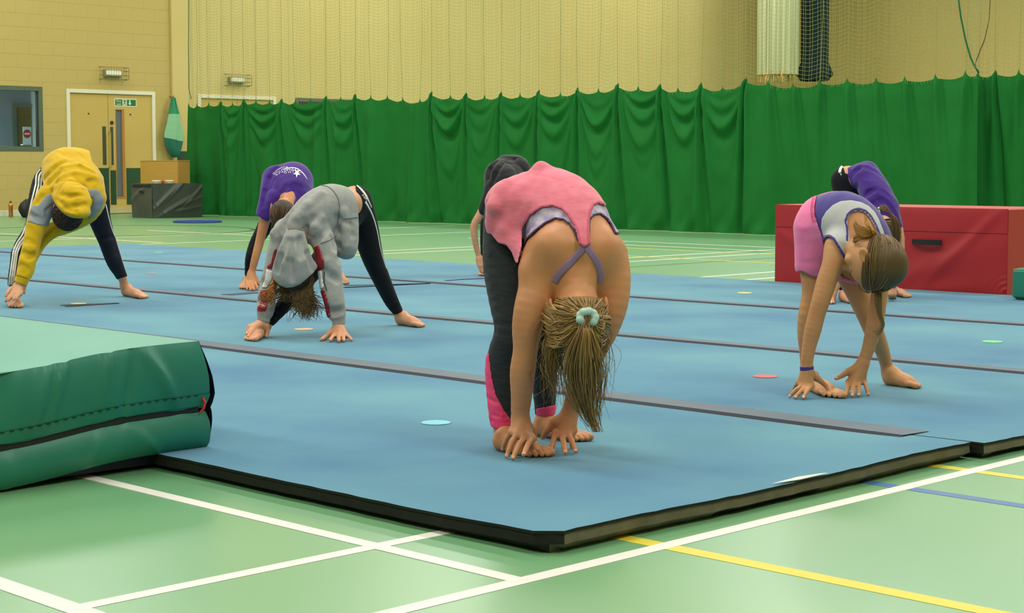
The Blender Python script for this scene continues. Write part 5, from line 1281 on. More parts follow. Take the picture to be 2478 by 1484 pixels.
    # hoodie
    h = f.new()
    f.chain(h, C([(835, 385, .08, 130), (735, 385, .03, 158), (640, 425, -.03, 158), (545, 500, -.08, 138), (470, 560, -.1, 120)]), .04)
    f.chain(h, C([(830, 420, .05, 105), (842, 560, .0, 96), (842, 690, -.02, 92)]), .06)
    f.chain(h, C([(700, 520, .0, 130), (700, 620, .0, 95)]), .05)
    f.chain(h, C([(600, 570, -.1, 95), (655, 620, -.12, 90), (698, 720, -.14, 88), (722, 850, -.16, 82), (738, 1000, -.18, 80), (760, 1110, -.20, 70), (775, 1185, -.2, 62), (783, 1200, -.2, 50), (788, 1262, -.2, 48)]), .025)
    f.chain(h, C([(400, 570, -.05, 92), (350, 680, -.07, 78), (308, 830, -.09, 66), (266, 1000, -.11, 62), (252, 1120, -.13, 66), (246, 1170, -.14, 60), (240, 1185, -.14, 50), (236, 1232, -.15, 46)]), .025)
    for a in ([(905, 300), (925, 400), (925, 560), (915, 700)],): pass
    creases = ([(535, 500), (530, 590), (560, 690), (600, 800)], [(600, 480), (560, 560), (545, 640)], [(700, 560), (640, 620), (620, 670)], [(770, 470), (785, 560), (780, 680), (790, 780)], [(560, 600), (600, 640)], [(390, 470), (380, 560), (400, 620)], [(430, 430), (400, 520)],
               [(800, 480), (850, 520), (880, 600)], [(690, 860), (740, 900), (770, 930)], [(700, 1150), (760, 1165), (820, 1150)], [(200, 1080), (240, 1100)], [(220, 950), (260, 980)], [(745, 620), (760, 700)])
    for a in creases: f.ridge(h, ZP(a), .012, .011, .024)
    for a in ([(660, 480), (610, 540), (590, 620)], [(820, 430), (840, 560), (850, 680)], [(330, 560), (310, 590), (330, 620)], [(700, 800), (730, 880)], [(660, 300), (560, 380), (480, 470)]): f.ridge(h, ZP(a), .010, .004, .03, sub=False)
    waist = ZP([(780, 150), (800, 214), (850, 240), (893, 290), (915, 340), (928, 420), (933, 520), (933, 640), (925, 710), (900, 762), (860, 797), (800, 800), (790, 1290), (840, 1256), (855, 1300), (700, 1300), (300, 1300), (282, 1246), (178, 1216), (100, 1200), (100, 100), (700, 100)])
    h = f.cover(h, smin(torso, arms, .03), .004)
    hp_ = f.poly(f.shell(h, .0, .012), ZP([(700, 150), (800, 214), (850, 240), (893, 290), (915, 340), (928, 420), (933, 520), (933, 640), (925, 710), (900, 762), (860, 797), (845, 900), (845, 1252), (733, 1284), (700, 1310), (420, 1310), (275, 1250), (178, 1222), (60, 1200), (60, 60), (700, 60)]), True)
    M_gh = mat('grey_marl', rgb(160, 162, 158), .92, spec=.15, var=rgb(140, 142, 140), vscale=60, vamt=.6, bump=.35, bscale=350, bdist=.001, sheen=.25)
    f.mesh('hoodie', hp_, M_gh, wrinkle=wr(10, .002, seed=6)); bh = f.bvh()
    M_seam = mat('hoodie_seam', rgb(110, 114, 112), .9)
    f.ribbon(bh, ZP([(648, 238), (700, 245), (745, 275), (780, 330), (792, 390), (788, 450), (778, 520)]), .005, M_seam, 'hoodie_seam', .003)
    f.ribbon(bh, ZP([(822, 484), (870, 480), (925, 472)]), .004, M_seam, 'hoodie_seam', .003)
    f.ribbon(bh, ZP([(655, 665), (710, 645), (765, 612)]), .004, M_seam, 'hoodie_seam', .003)
    f.ribbon(bh, ZP([(680, 870), (680, 950), (700, 1010)]), .004, mat('dark_piping', rgb(50, 52, 56), .8), 'sleeve_piping', .004)
    M_rp = mat('red_satin', rgb(150, 20, 36), .3, spec=.6, var=rgb(110, 12, 26), vscale=22, vamt=.8)
    sh1 = f.shell(h, .0055, .0125)
    for nm, pg, m_, lb in (('sleeve_panel', [(605, 688), (640, 678), (655, 720), (680, 790), (676, 856), (622, 862), (612, 780)], M_rp, 'dark red sleeve panel'),
                           ('sleeve_panel', [(628, 866), (662, 860), (668, 930), (680, 985), (648, 1004), (640, 940)], M_wst, 'white sleeve panel with lettering'),
                           ('sleeve_panel', [(650, 1012), (682, 1002), (700, 1060), (712, 1120), (726, 1190), (716, 1212), (700, 1206), (688, 1150), (672, 1080)], M_rp, 'dark red sleeve panel'),
                           ('sleeve_panel', [(336, 700), (325, 760), (296, 850), (262, 848), (262, 828), (292, 800), (305, 740), (318, 702)], M_rp, 'dark red sleeve panel'),
                           ('sleeve_panel', [(256, 852), (306, 866), (298, 930), (262, 990), (222, 985), (246, 930)], M_wst, 'white sleeve panel with lettering'),
                           ('sleeve_panel', [(215, 1006), (274, 1000), (262, 1060), (264, 1130), (246, 1165), (188, 1160), (192, 1130), (214, 1090), (206, 1040)], M_rp, 'dark red sleeve panel')):
        f.mesh(nm, f.poly(sh1, ZP(pg), True, ymax=f.Y0 + .1), m_, lb)
    f.text(bh, 'NY', ZP([(262, 935), (268, 895)]), 4.5, mat('black_letter', rgb(26, 26, 30), .7)); f.text(bh, 'N', ZP([(655, 978), (657, 960)]), 3.5, bpy.data.materials['black_letter'])
    # hood hanging over the head
    hd = f.new(); f.chain(hd, C([(468, 590, -.2, 66), (455, 700, -.22, 106), (452, 800, -.22, 138), (455, 850, -.2, 140)]), .03, flat=((0, 1, .1), .75))
    f.chain(hd, C([(330, 890, -.2, 30), (460, 930, -.24, 60), (590, 850, -.2, 30)]), .05)
    for a in ([(520, 620), (560, 740), (600, 850)], [(400, 640), (360, 760), (330, 860)], [(440, 650), (430, 800), (440, 930)], [(500, 640), (510, 760)]): f.ridge(hd, ZP(a), .014, .012, .018)
    hd2 = f.poly(f.shell(hd, .0, .014), ZP([(395, 552), (530, 560), (560, 640), (600, 720), (640, 830), (600, 880), (545, 930), (505, 962), (455, 984), (402, 990), (350, 970), (305, 925), (296, 880), (310, 800), (345, 700), (380, 620)]), True)
    f.mesh('hood', hd2, M_gh, 'grey hood hanging over the head', wrinkle=wr(15, .002, seed=9)); bhd = f.bvh()
    f.ribbon(bhd, ZP([(397, 562), (460, 556), (528, 568)]), .005, M_seam, 'hood_seam', .003)
    # hair
    cs = hcols((118, 90, 50), 20, 5, .4); gi = hcols((176, 108, 46), 12, 6, .25); st = []; rg = np.random.default_rng(12)
    def curl(P, n, amp, fr, ph):
        B = bez(P, n); t = np.linspace(0, 1, n); d = np.stack([np.sin(t * fr + ph), np.cos(t * fr * .9 + ph), .4 * np.sin(t * fr * 1.1)], -1); return B + d * (amp * t[:, None])
    for i in range(520):
        u = rg.uniform(-1, 1); q = rg.random(); x0 = 470 + 135 * u; y0 = 925 - 60 * max(0, u)
        if q < .70: xe = 560 + 85 * rg.normal(0, .6); ye = rg.uniform(1060, 1235); P = [f.P(*Z(x0, y0), -.10 + .03 * rg.normal()), f.P(*Z((x0 + 520) / 2 + 20, 1010), -.2), f.P(*Z((x0 + xe * 2) / 3, (ye + 1010) / 2), -.2), f.P(*Z(xe, ye), -.2)]; c_ = cs
        elif q < .88: xe = 380 + 60 * rg.normal(); ye = rg.uniform(1010, 1100); P = [f.P(*Z(x0, y0), -.10), f.P(*Z((x0 + xe) / 2, 1000), -.16), f.P(*Z(xe, ye), -.18)]; c_ = cs
        else: xe = 262 + 26 * rg.normal(); ye = 1085 + 20 * rg.normal(); P = [f.P(*Z(330, 930 + 20 * rg.normal()), -.2), f.P(*Z(290, 990), -.24), f.P(*Z(xe, ye), -.23)]; c_ = gi
        st.append((curl(P, 26, .017, rg.uniform(10, 20), rg.uniform(0, 6)), .0026, .0008, c_[rg.integers(len(c_))]))
    hc = f.new(); c, ax, sc = f.hd; f.ell(hc, c, np.array([.080, .095, .092]), ax, 0); f.mesh('hair_cap', smax(hc, f.plane(c + ax[1] * .05, ax[1]), .01), mat('hair_root_dark', rgb(46, 32, 20), .6))
    hair_mesh(f, 'hair', st, hair_mat('hair_curly', .5), cs)
girl_hoodie()
# ---------------------------------------------------------------- child in the yellow hoodie
def child_yellow():
    f = Fig('child in yellow and grey hoodie and dark three-striped track trousers at the left', 9.9, (0, 345, 370, 760), (-.45, .85), .006)
    f.lo[0] -= .0
    Z = lambda x, y: (x / 3.298, 330 + y / 3.298); ZP = lambda L: [Z(*p) for p in L]; C = lambda L: [(*Z(p[0], p[1]), p[2], p[3] / 3.298) for p in L]
    legs = f.new()
    f.chain(legs, C([(620, 300, .3, 150), (760, 500, .38, 112), (792, 650, .40, 88), (828, 760, .42, 76), (859, 845, .43, 68), (880, 910, .44, 66), (912, 1000, .45, 61), (960, 1095, .54, 48), (985, 1160, .58, 38), (992, 1190, .59, 34)]), .03)
    f.chain(legs, C([(480, 300, .25, 140), (360, 340, .2, 82), (305, 480, .12, 70), (275, 640, .05, 56), (238, 760, .0, 50), (178, 850, -.04, 48), (138, 930, -.07, 44), (120, 1020, -.09, 37), (100, 1120, -.11, 31), (92, 1190, -.08, 27), (98, 1240, -.05, 26)]), .03)
    feet = f.new()
    f.foot(feet, GP(33, 736.5), GP(*Z(122, 1374)), f.P(*Z(98, 1240), -.05), 1, .026, 1.05)
    f.foot(feet, GP(*Z(990, 1272)), GP(*Z(1175, 1298)), f.P(*Z(990, 1190), .59), -1, .027, 1.08)
    torso = f.new(); f.chain(torso, C([(560, 260, .2, 140), (580, 340, .1, 150), (580, 440, .0, 140)]), .05)
    arms = f.new()
    f.chain(arms, C([(400, 500, -.05, 80), (300, 720, -.12, 56), (235, 920, -.17, 48), (170, 1150, -.22, 36), (150, 1195, -.22, 34)]), .03)
    f.chain(arms, C([(730, 500, -.02, 80), (640, 650, .02, 58), (500, 720, .04, 50), (380, 790, .0, 44), (260, 960, -.08, 38), (190, 1150, -.12, 32)]), .03)
    neck = f.new(); f.chain(neck, C([(570, 480, -.08, 66), (555, 570, -.12, 60)]), .03)
    head = f.new(); f.head(head, f.P(*Z(540, 625), -.14), (-.05, -.1, -1), (-.1, 1, 0), 1.0)
    hands = f.new()
    f.hand(hands, f.P(*Z(148, 1195), -.22), [f.P(*Z(100, 1255), -.26), f.P(*Z(120, 1262), -.27), f.P(*Z(142, 1262), -.27), f.P(*Z(165, 1255), -.26)], [f.P(*Z(45, 1318), -.28), f.P(*Z(68, 1312), -.29), f.P(*Z(104, 1306), -.30), f.P(*Z(128, 1300), -.30)],
           [f.P(*Z(85, 1225), -.22), f.P(*Z(62, 1250), -.24), f.P(*Z(50, 1275), -.25)], .028, 1.25, .006)
    f.hand(hands, f.P(*Z(185, 1165), -.12), [f.P(*Z(150, 1225), -.14), f.P(*Z(165, 1225), -.14), f.P(*Z(175, 1220), -.13), f.P(*Z(185, 1215), -.12)], [f.P(*Z(120, 1275), -.2), f.P(*Z(140, 1280), -.2), f.P(*Z(155, 1280), -.19), f.P(*Z(172, 1270), -.17)],
           [f.P(*Z(180, 1200), -.12), f.P(*Z(190, 1225), -.13), f.P(*Z(192, 1250), -.14)], .026, 1.15, .004)
    leg_ = smin(legs + .004, feet, .012); body = smin(smin(smin(torso, smin(arms, hands, .008), .04), neck, .03), head, .02)
    low = f.plane(f.P(*Z(600, 1100)), (0, 0, 1)) < 0; body = np.where(low, np.minimum(body, leg_), smin(body, leg_, .03))
    f.mesh('body', body, M_skin2)
    M_nvy = mat('navy_trousers', rgb(20, 24, 38), .75, spec=.25, var=rgb(30, 34, 50), vscale=12, vamt=.5)
    lg = legs - .002; cut = np.where(f.plane(f.P(*Z(550, 900), .1), (1, 0, 0)) > 0, f.plane(f.P(*Z(975, 1130), .56), (.35, 0, -1)), f.plane(f.P(*Z(95, 1195), -.12), (0, 0, -1)))
    for a in ([(100, 880), (180, 830)], [(110, 910), (190, 850)], [(280, 370), (320, 380)], [(800, 820), (900, 800)]): f.ridge(lg, ZP(a), .010, .005, .010)
    lg = f.cover(lg, legs, -.002)
    f.mesh('trousers', np.maximum(lg, cut.astype(np.float32)), M_nvy, wrinkle=wr(22, .003, seed=5)); bl = f.bvh()
    M_w = bpy.data.materials['white_stripe']
    base_ = [(322, 262), (292, 300), (286, 345), (288, 375), (272, 440), (250, 530), (232, 620), (212, 700), (180, 785), (135, 850), (108, 910), (98, 980), (88, 1060), (78, 1130), (72, 1186)]
    for o, w_ in ((0, .010), (22, .010), (42, .009)): f.ribbon(bl, ZP([(x + o * (1.0 if y < 800 else .75), y + o * .35) for x, y in base_]), w_, M_w, 'side_stripe', .002)
    f.ribbon(bl, ZP([(843, 540), (866, 640), (886, 720), (912, 790), (942, 850), (960, 920), (975, 990), (998, 1060), (1015, 1108)]), .008, M_w, 'side_stripe', .002)
    h = f.new()
    f.chain(h, C([(500, 265, .2, 158), (560, 255, .18, 165), (620, 262, .18, 162)]), .05)
    f.chain(h, C([(520, 300, .15, 185), (560, 380, .05, 200), (590, 440, -.02, 185)]), .05); f.chain(h, C([(640, 300, .15, 180), (670, 400, .02, 160)]), .05)
    f.chain(h, C([(480, 420, -.02, 120), (385, 500, -.06, 98), (330, 600, -.09, 88), (292, 700, -.11, 80), (266, 800, -.14, 70), (242, 900, -.17, 66), (218, 1000, -.19, 66), (200, 1085, -.20, 64), (186, 1118, -.21, 56), (160, 1172, -.22, 50), (150, 1195, -.22, 48)]), .025)
    f.chain(h, C([(700, 420, -.02, 120), (750, 490, -.02, 98), (720, 580, .0, 88), (640, 655, .03, 74), (520, 715, .05, 66), (400, 760, .03, 60), (300, 860, -.02, 52), (230, 1010, -.07, 46), (185, 1140, -.12, 42)]), .025)
    for a in ([(440, 380), (430, 440), (450, 470)], [(690, 400), (710, 370), (740, 350)], [(350, 340), (420, 260), (500, 200)], [(380, 380), (460, 300)], [(420, 560), (380, 600), (370, 680)], [(240, 620), (300, 660), (360, 690)], [(200, 830), (260, 850)], [(180, 930), (230, 960), (280, 950)], [(160, 1040), (210, 1060)], [(330, 480), (300, 520)]): f.ridge(h, ZP(a), .014, .010, .022)
    for a in ([(500, 250), (640, 230), (740, 280)], [(480, 330), (600, 290), (760, 330)], [(440, 410), (560, 360), (700, 390)]): f.ridge(h, ZP(a), .010, .004, .02, sub=False)
    hem = ZP([(345, 100), (340, 200), (330, 250), (328, 330), (322, 380), (260, 480), (180, 620), (140, 900), (100, 1145), (135, 1170), (208, 1194), (260, 1194), (420, 900), (700, 760), (1000, 600), (860, 380), (780, 250), (735, 200), (700, 60), (400, 40)])
    M_ye = mat('yellow_fleece', rgb(214, 176, 22), .9, spec=.15, var=rgb(196, 154, 18), vscale=14, vamt=.6, bump=.3, bscale=300, bdist=.001, sheen=.25)
    h = f.cover(h, smin(torso, arms, .03), .005)
    hs = f.poly(f.shell(h, .0, .014), hem, True); f.mesh('hoodie', hs, M_ye, wrinkle=wr(15, .004, seed=8)); bh = f.bvh()
    M_gb = mat('grey_fleece', rgb(150, 156, 160), .9, var=rgb(136, 142, 148), vscale=20, vamt=.5)
    s1 = f.shell(h, .0045, .012)
    f.mesh('sleeve_band', f.poly(s1, ZP([(368, 468), (428, 452), (450, 500), (428, 560), (405, 640), (388, 718), (300, 705), (218, 682), (240, 590), (262, 545), (300, 556)]), True, ymax=f.Y0 + .05), M_gb, 'grey band round the sleeve', wrinkle=wr(15, .004, seed=8))
    f.mesh('sleeve_band', f.poly(s1, ZP([(690, 425), (740, 418), (790, 430), (832, 500), (815, 570), (760, 630), (708, 668), (705, 590), (742, 545), (748, 500), (700, 470)]), True, ymax=f.Y0 + .1), M_gb, 'grey band round the sleeve', wrinkle=wr(15, .004, seed=8))
    f.ribbon(bh, ZP([(455, 420), (520, 396), (600, 395), (665, 415)]), .006, mat('yellow_seam', rgb(168, 132, 14), .9), 'neck_seam', .003)
    f.ribbon(bh, ZP([(130, 1105), (175, 1118), (222, 1132)]), .006, bpy.data.materials['yellow_seam'], 'cuff_seam', .003)
    hd = f.new(); f.chain(hd, C([(540, 440, -.16, 70), (560, 490, -.2, 96), (590, 550, -.22, 100)]), .03, flat=((0, 1, .1), .7)); f.chain(hd, C([(440, 480, -.2, 24), (520, 560, -.26, 40), (620, 612, -.27, 40), (690, 610, -.22, 30)]), .04); f.chain(hd, C([(470, 430, -.15, 40), (650, 440, -.15, 46), (690, 520, -.18, 40)]), .05)
    for a in ([(480, 460), (560, 480), (660, 470)], [(500, 530), (580, 560), (680, 545)], [(450, 500), (520, 570), (600, 600)]): f.ridge(hd, ZP(a), .010, .009, .018)
    f.mesh('hood', f.shell(hd, .0, .016), M_ye, 'yellow hood fallen over the head', wrinkle=wr(20, .007, seed=3))
    cs = hcols((58, 36, 24), 16, 8, .35); c, ax, sc = f.hd; hc = f.new(); f.ell(hc, c, np.array([.083, .096, .090]), ax, 0)
    f.mesh('hair_cap', smax(hc, f.plane(c + ax[1] * .05, ax[1]), .01), mat('hair_root_brown', rgb(46, 30, 22), .6)); rg = np.random.default_rng(5); st = []
    for i in range(420):
        v = unit(rg.normal(size=3)); v = v if v[1] < .5 else v * [1, -1, 1]; p = c + ax.T @ (v * [.080, .093, .088]); t = unit(rg.normal(size=3)); n_ = ax.T @ v; t = unit(t - (t @ n_) * n_)
        P = [p + t * .014 * j + n_ * (.006 * math.sin(j * 1.2) - .0022 * j * j * .5) for j in range(4)]; st.append((bez(P, 8), .003, .0012, cs[rg.integers(16)]))
    hair_mesh(f, 'hair', st, hair_mat('hair_short_brown', .5), cs)
child_yellow()

# ---------------------------------------------------------------- child in purple T-shirt behind the hoodie girl
def child_purple_left():
    f = Fig('child in purple T-shirt with white printed back, partly behind the hoodie girl', 11.2, (560, 375, 860, 715), (-.4, .65), .0066)
    Z = lambda x, y: (560 + x / 3.028, 370 + y / 3.028); ZP = lambda L: [Z(*p) for p in L]; C = lambda L: [(*Z(p[0], p[1]), p[2], p[3] / 3.028) for p in L]
    legs = f.new()
    f.chain(legs, C([(400, 260, .22, 100), (310, 420, .14, 72), (235, 560, .06, 52), (170, 680, .02, 42), (142, 770, .0, 38), (128, 850, .04, 28), (122, 920, .07, 22), (122, 950, .08, 21)]), .03)
    f.chain(legs, C([(470, 260, .28, 100), (560, 480, .30, 66), (660, 680, .34, 46), (740, 830, .38, 34), (790, 910, .40, 22), (796, 930, .40, 21)]), .03)
    feet = f.new(); f.foot(feet, GP(602, 694.5), GP(*Z(88, 1002)), f.P(*Z(122, 945), .08), 1, .026, 1.05); f.foot(feet, GP(*Z(782, 956)), GP(*Z(842, 966)), f.P(*Z(796, 925), .40), -1, .026, 1.05)
    torso = f.new(); f.chain(torso, C([(430, 200, .2, 104), (460, 210, .12, 112), (450, 300, .0, 116), (440, 360, -.04, 92)]), .05)
    arms = f.new()
    f.chain(arms, C([(320, 330, -.06, 62), (262, 440, -.09, 46), (236, 530, -.10, 38), (210, 640, -.11, 33), (184, 740, -.12, 30), (160, 830, -.12, 26), (148, 880, -.12, 22)]), .03)
    f.chain(arms, C([(540, 380, -.02, 60), (500, 560, -.05, 40), (400, 720, -.08, 34), (290, 860, -.1, 26), (245, 930, -.1, 22)]), .03)
    neck = f.new(); f.chain(neck, C([(420, 340, -.12, 48), (405, 400, -.18, 42)]), .02)
    head = f.new(); f.head(head, f.P(*Z(375, 445), -.24), (-.1, -.1, -1), (0, 1, 0), 1.0)
    hands = f.new(); g = lambda x, y, z=.008: GP(*Z(x, y), ZM + z)
    f.hand(hands, f.P(*Z(146, 885), -.12), [f.P(*Z(172, 945), -.15), f.P(*Z(152, 950), -.16), f.P(*Z(130, 948), -.15), f.P(*Z(112, 940), -.14)], [g(190, 1000), g(165, 1004), g(140, 1005), g(116, 1003)], [f.P(*Z(175, 915), -.12), f.P(*Z(190, 940), -.13), f.P(*Z(203, 965), -.14)], .026, 1.25, .006)
    f.hand(hands, f.P(*Z(245, 930), -.1), [f.P(*Z(225, 950), -.1), f.P(*Z(232, 960), -.11), f.P(*Z(240, 962), -.1), f.P(*Z(250, 960), -.1)], [g(205, 985), g(218, 990), g(232, 990), g(250, 985)], [f.P(*Z(235, 940), -.1), f.P(*Z(222, 945), -.1), f.P(*Z(212, 950), -.1)], .022, 1.1, .004)
    leg_ = smin(legs + .004, feet, .012); body = smin(smin(smin(torso, smin(arms, hands, .008), .04), neck, .03), head, .02)
    low = f.plane(f.P(*Z(300, 800)), (0, 0, 1)) < 0; body = np.where(low, np.minimum(body, leg_), smin(body, leg_, .03)); f.mesh('body', body, M_skin)
    f.mesh('leggings', np.maximum(legs - .002, f.plane(f.P(*Z(125, 905), 0), (0, 0, -1))), bpy.data.materials['black_leggings'])
    h = f.new(); f.chain(h, C([(400, 190, .18, 112), (465, 192, .15, 122), (470, 215, .12, 126)]), .05); f.chain(h, C([(440, 220, .1, 140), (450, 320, .0, 142), (440, 400, -.05, 120)]), .05)
    f.chain(h, C([(330, 200, .1, 110), (300, 280, .0, 88), (282, 340, -.05, 78), (252, 420, -.08, 66), (232, 480, -.1, 58), (226, 520, -.1, 56)]), .03); f.chain(h, C([(520, 300, .05, 76), (540, 400, -.02, 70), (525, 480, -.04, 56)]), .03)
    for a in ([(330, 110), (280, 180), (250, 280), (240, 380)], [(400, 250), (350, 330), (320, 420)], [(460, 240), (440, 310)], [(500, 250), (490, 340)], [(300, 200), (270, 320)]): f.ridge(h, ZP(a), .014, .012, .022)
    h = f.cover(h, smin(torso, arms, .02), .005)
    M_pu = mat('purple_cotton', rgb(72, 40, 134), .85, spec=.2, var=rgb(60, 32, 118), vscale=10, vamt=.6, sheen=.25)
    hs = f.poly(f.shell(h, .0, .014), ZP([(100, 20), (640, 20), (640, 560), (540, 560), (500, 480), (470, 400), (440, 345), (410, 330), (385, 335), (345, 400), (305, 470), (265, 503), (230, 486), (192, 458), (150, 430)]), True)
    f.mesh('t_shirt', hs, M_pu, wrinkle=wr(18, .005, seed=2)); bh = f.bvh(); M_pr = mat('white_print', rgb(226, 220, 236), .6)
    T_ = lambda L: [(630 + x / 17.7, 385 + y / 17.7) for x, y in L]
    f.text(bh, 'GYMNASTICS', T_([(1790, 520), (1600, 440), (1350, 405), (1100, 420), (850, 490), (600, 650)]), 6.6, M_pr, slant=-.2)
    f.text(bh, 'Academy', T_([(1180, 325), (1000, 330), (800, 400), (640, 520), (510, 660)]), 4.2, M_pr, slant=-.2)
    f.text(bh, 'I N D', T_([(1400, 520), (1200, 540), (1010, 560)]), 4.4, M_pr)
    f.ribbon(bh, T_([(900, 460), (1150, 395), (1400, 370), (1600, 420), (1760, 540), (1900, 700), (2010, 880)]), .010, M_pr, 'swoosh_print', .003, ww=[.3, .8, 1, 1, .8, .9, .2])
    cx_, cy_ = 1560, 620; P = []
    for k in range(10):
        a = math.pi / 2 + k * math.pi / 5 + .1; r_ = 205 if k % 2 == 0 else 85; P.append((cx_ + r_ * math.cos(a) * .8, cy_ + r_ * math.sin(a)))
    f.decal(bh, (T_([(cx_, cy_)] + P), [(0, i + 1, (i + 1) % 10 + 1) for i in range(10)]), M_pr, 'star_print', .004)
    cs = hcols((88, 62, 40), 16, 9, .3); c, ax, sc = f.hd; hc = f.new(); f.ell(hc, c, np.array([.080, .095, .090]), ax, 0); f.mesh('hair_cap', smax(hc, f.plane(c + ax[1] * .05, ax[1]), .01), mat('hair_root_b', rgb(64, 46, 30), .6))
    rg = np.random.default_rng(6); st = cap_strands(f, f.P(*Z(360, 530), -.3), 240, .1, cs, 9, .012, rad=(.003, .0025))
    for i in range(90): u = rg.normal(0, 22); st.append((bez([f.P(*Z(360 + u, 480), -.3), f.P(*Z(350 + u, 540), -.3), f.P(*Z(345 + u * 1.1, 600 + 15 * rg.normal()), -.28)], 8), .003, .001, cs[rg.integers(16)]))
    hair_mesh(f, 'hair', st, hair_mat('hair_b', .5), cs)
child_purple_left()

# ---------------------------------------------------------------- child in black T-shirt behind the girl in pink
def child_black():
    f = Fig('child in black T-shirt mostly hidden behind the girl in the pink vest', 12.4, (1125, 360, 1330, 680), (-.35, .5), .007)
    Z = lambda x, y: (1120 + x / 3.709, 360 + y / 3.709); ZP = lambda L: [Z(*p) for p in L]; C = lambda L: [(*Z(p[0], p[1]), p[2], p[3] / 3.709) for p in L]
    legs = f.new()
    f.chain(legs, C([(360, 260, .25, 110), (270, 480, .18, 80), (222, 650, .12, 60), (205, 800, .08, 48), (198, 950, .05, 36), (196, 1070, .03, 26), (196, 1090, .03, 26)]), .03); f.chain(legs, C([(450, 260, .25, 110), (480, 480, .25, 80), (500, 700, .25, 56), (520, 900, .25, 42), (530, 1050, .25, 26)]), .03)
    feet = f.new(); f.foot(feet, GP(*Z(215, 1118)), GP(*Z(178, 1146)), f.P(*Z(196, 1088), .03), 1, .028, 1.1); f.foot(feet, GP(*Z(525, 1090)), GP(*Z(570, 1110)), f.P(*Z(530, 1060), .25), -1, .028, 1.1)
    torso = f.new(); f.chain(torso, C([(400, 190, .2, 118), (430, 260, .08, 124), (430, 380, -.04, 118)]), .05)
    arms = f.new(); f.chain(arms, C([(290, 400, -.05, 66), (200, 520, -.08, 44), (150, 600, -.09, 36), (102, 690, -.09, 34), (105, 790, -.09, 30), (125, 900, -.08, 25), (148, 985, -.07, 21)]), .03); f.chain(arms, C([(560, 400, -.05, 66), (580, 620, -.08, 36), (480, 850, -.08, 30), (400, 1000, -.07, 22)]), .03)
    head = f.new(); f.chain(head, C([(430, 420, -.1, 48), (425, 500, -.15, 44)]), .02); f.head(head, f.P(*Z(420, 560), -.2), (0, -.1, -1), (0, 1, 0), 1.0)
    hands = f.new(); f.hand(hands, f.P(*Z(150, 990), -.07), [f.P(*Z(150, 1045), -.09), f.P(*Z(162, 1050), -.09), f.P(*Z(172, 1048), -.08), f.P(*Z(180, 1040), -.08)], [f.P(*Z(158, 1105), -.09), f.P(*Z(172, 1112), -.09), f.P(*Z(184, 1105), -.09), f.P(*Z(194, 1090), -.09)], [f.P(*Z(140, 1020), -.07), f.P(*Z(142, 1050), -.08), f.P(*Z(150, 1075), -.08)], .028, 1.25, .004)
    f.hand(hands, f.P(*Z(400, 1000), -.07), [f.P(*Z(385 + 12 * i, 1045), -.08) for i in range(4)], [f.P(*Z(375 + 16 * i, 1100), -.1) for i in range(4)], [f.P(*Z(380, 1020), -.07), f.P(*Z(366, 1045), -.08), f.P(*Z(360, 1070), -.08)], .026, 1.2, .004)
    leg_ = smin(legs + .004, feet, .012); body = smin(smin(torso, smin(arms, hands, .008), .04), head, .02); body = np.minimum(body, leg_); f.mesh('body', body, M_skin2)
    f.mesh('leggings', np.maximum(legs - .002, f.plane(f.P(*Z(196, 1060), 0), (0, 0, -1))), bpy.data.materials['black_leggings'])
    h = f.new(); f.chain(h, C([(395, 175, .2, 124), (470, 175, .2, 122), (490, 200, .15, 124)]), .05); f.chain(h, C([(330, 230, .1, 130), (380, 300, .0, 140), (420, 400, -.05, 130)]), .05)
    f.chain(h, C([(300, 260, .05, 110), (268, 360, -.03, 80), (235, 440, -.07, 64), (190, 530, -.09, 50), (176, 570, -.09, 48)]), .03); f.chain(h, C([(560, 380, -.04, 80), (580, 520, -.07, 50)]), .03)
    for a in ([(300, 110), (250, 180), (230, 260)], [(360, 130), (300, 220), (260, 330)], [(460, 90), (400, 120)]): f.ridge(h, ZP(a), .014, .012, .022)
    h = f.cover(h, smin(torso, arms, .02), .005)
    hs = f.poly(f.shell(h, .0, .015), ZP([(60, 20), (760, 20), (760, 600), (260, 640), (203, 606), (165, 592), (147, 575), (136, 520), (100, 500)]), True)
    f.mesh('t_shirt', hs, mat('black_cotton', rgb(34, 36, 38), .85, spec=.2, var=rgb(24, 26, 28), vscale=8, vamt=.6, sheen=.2), wrinkle=wr(18, .005, seed=12))
    c, ax, sc = f.hd; hc = f.new(); f.ell(hc, c, np.array([.080, .095, .090]), ax, 0); f.mesh('hair', smax(hc, f.plane(c + ax[1] * .04, ax[1]), .01), bpy.data.materials['hair_root_b'])
child_black()

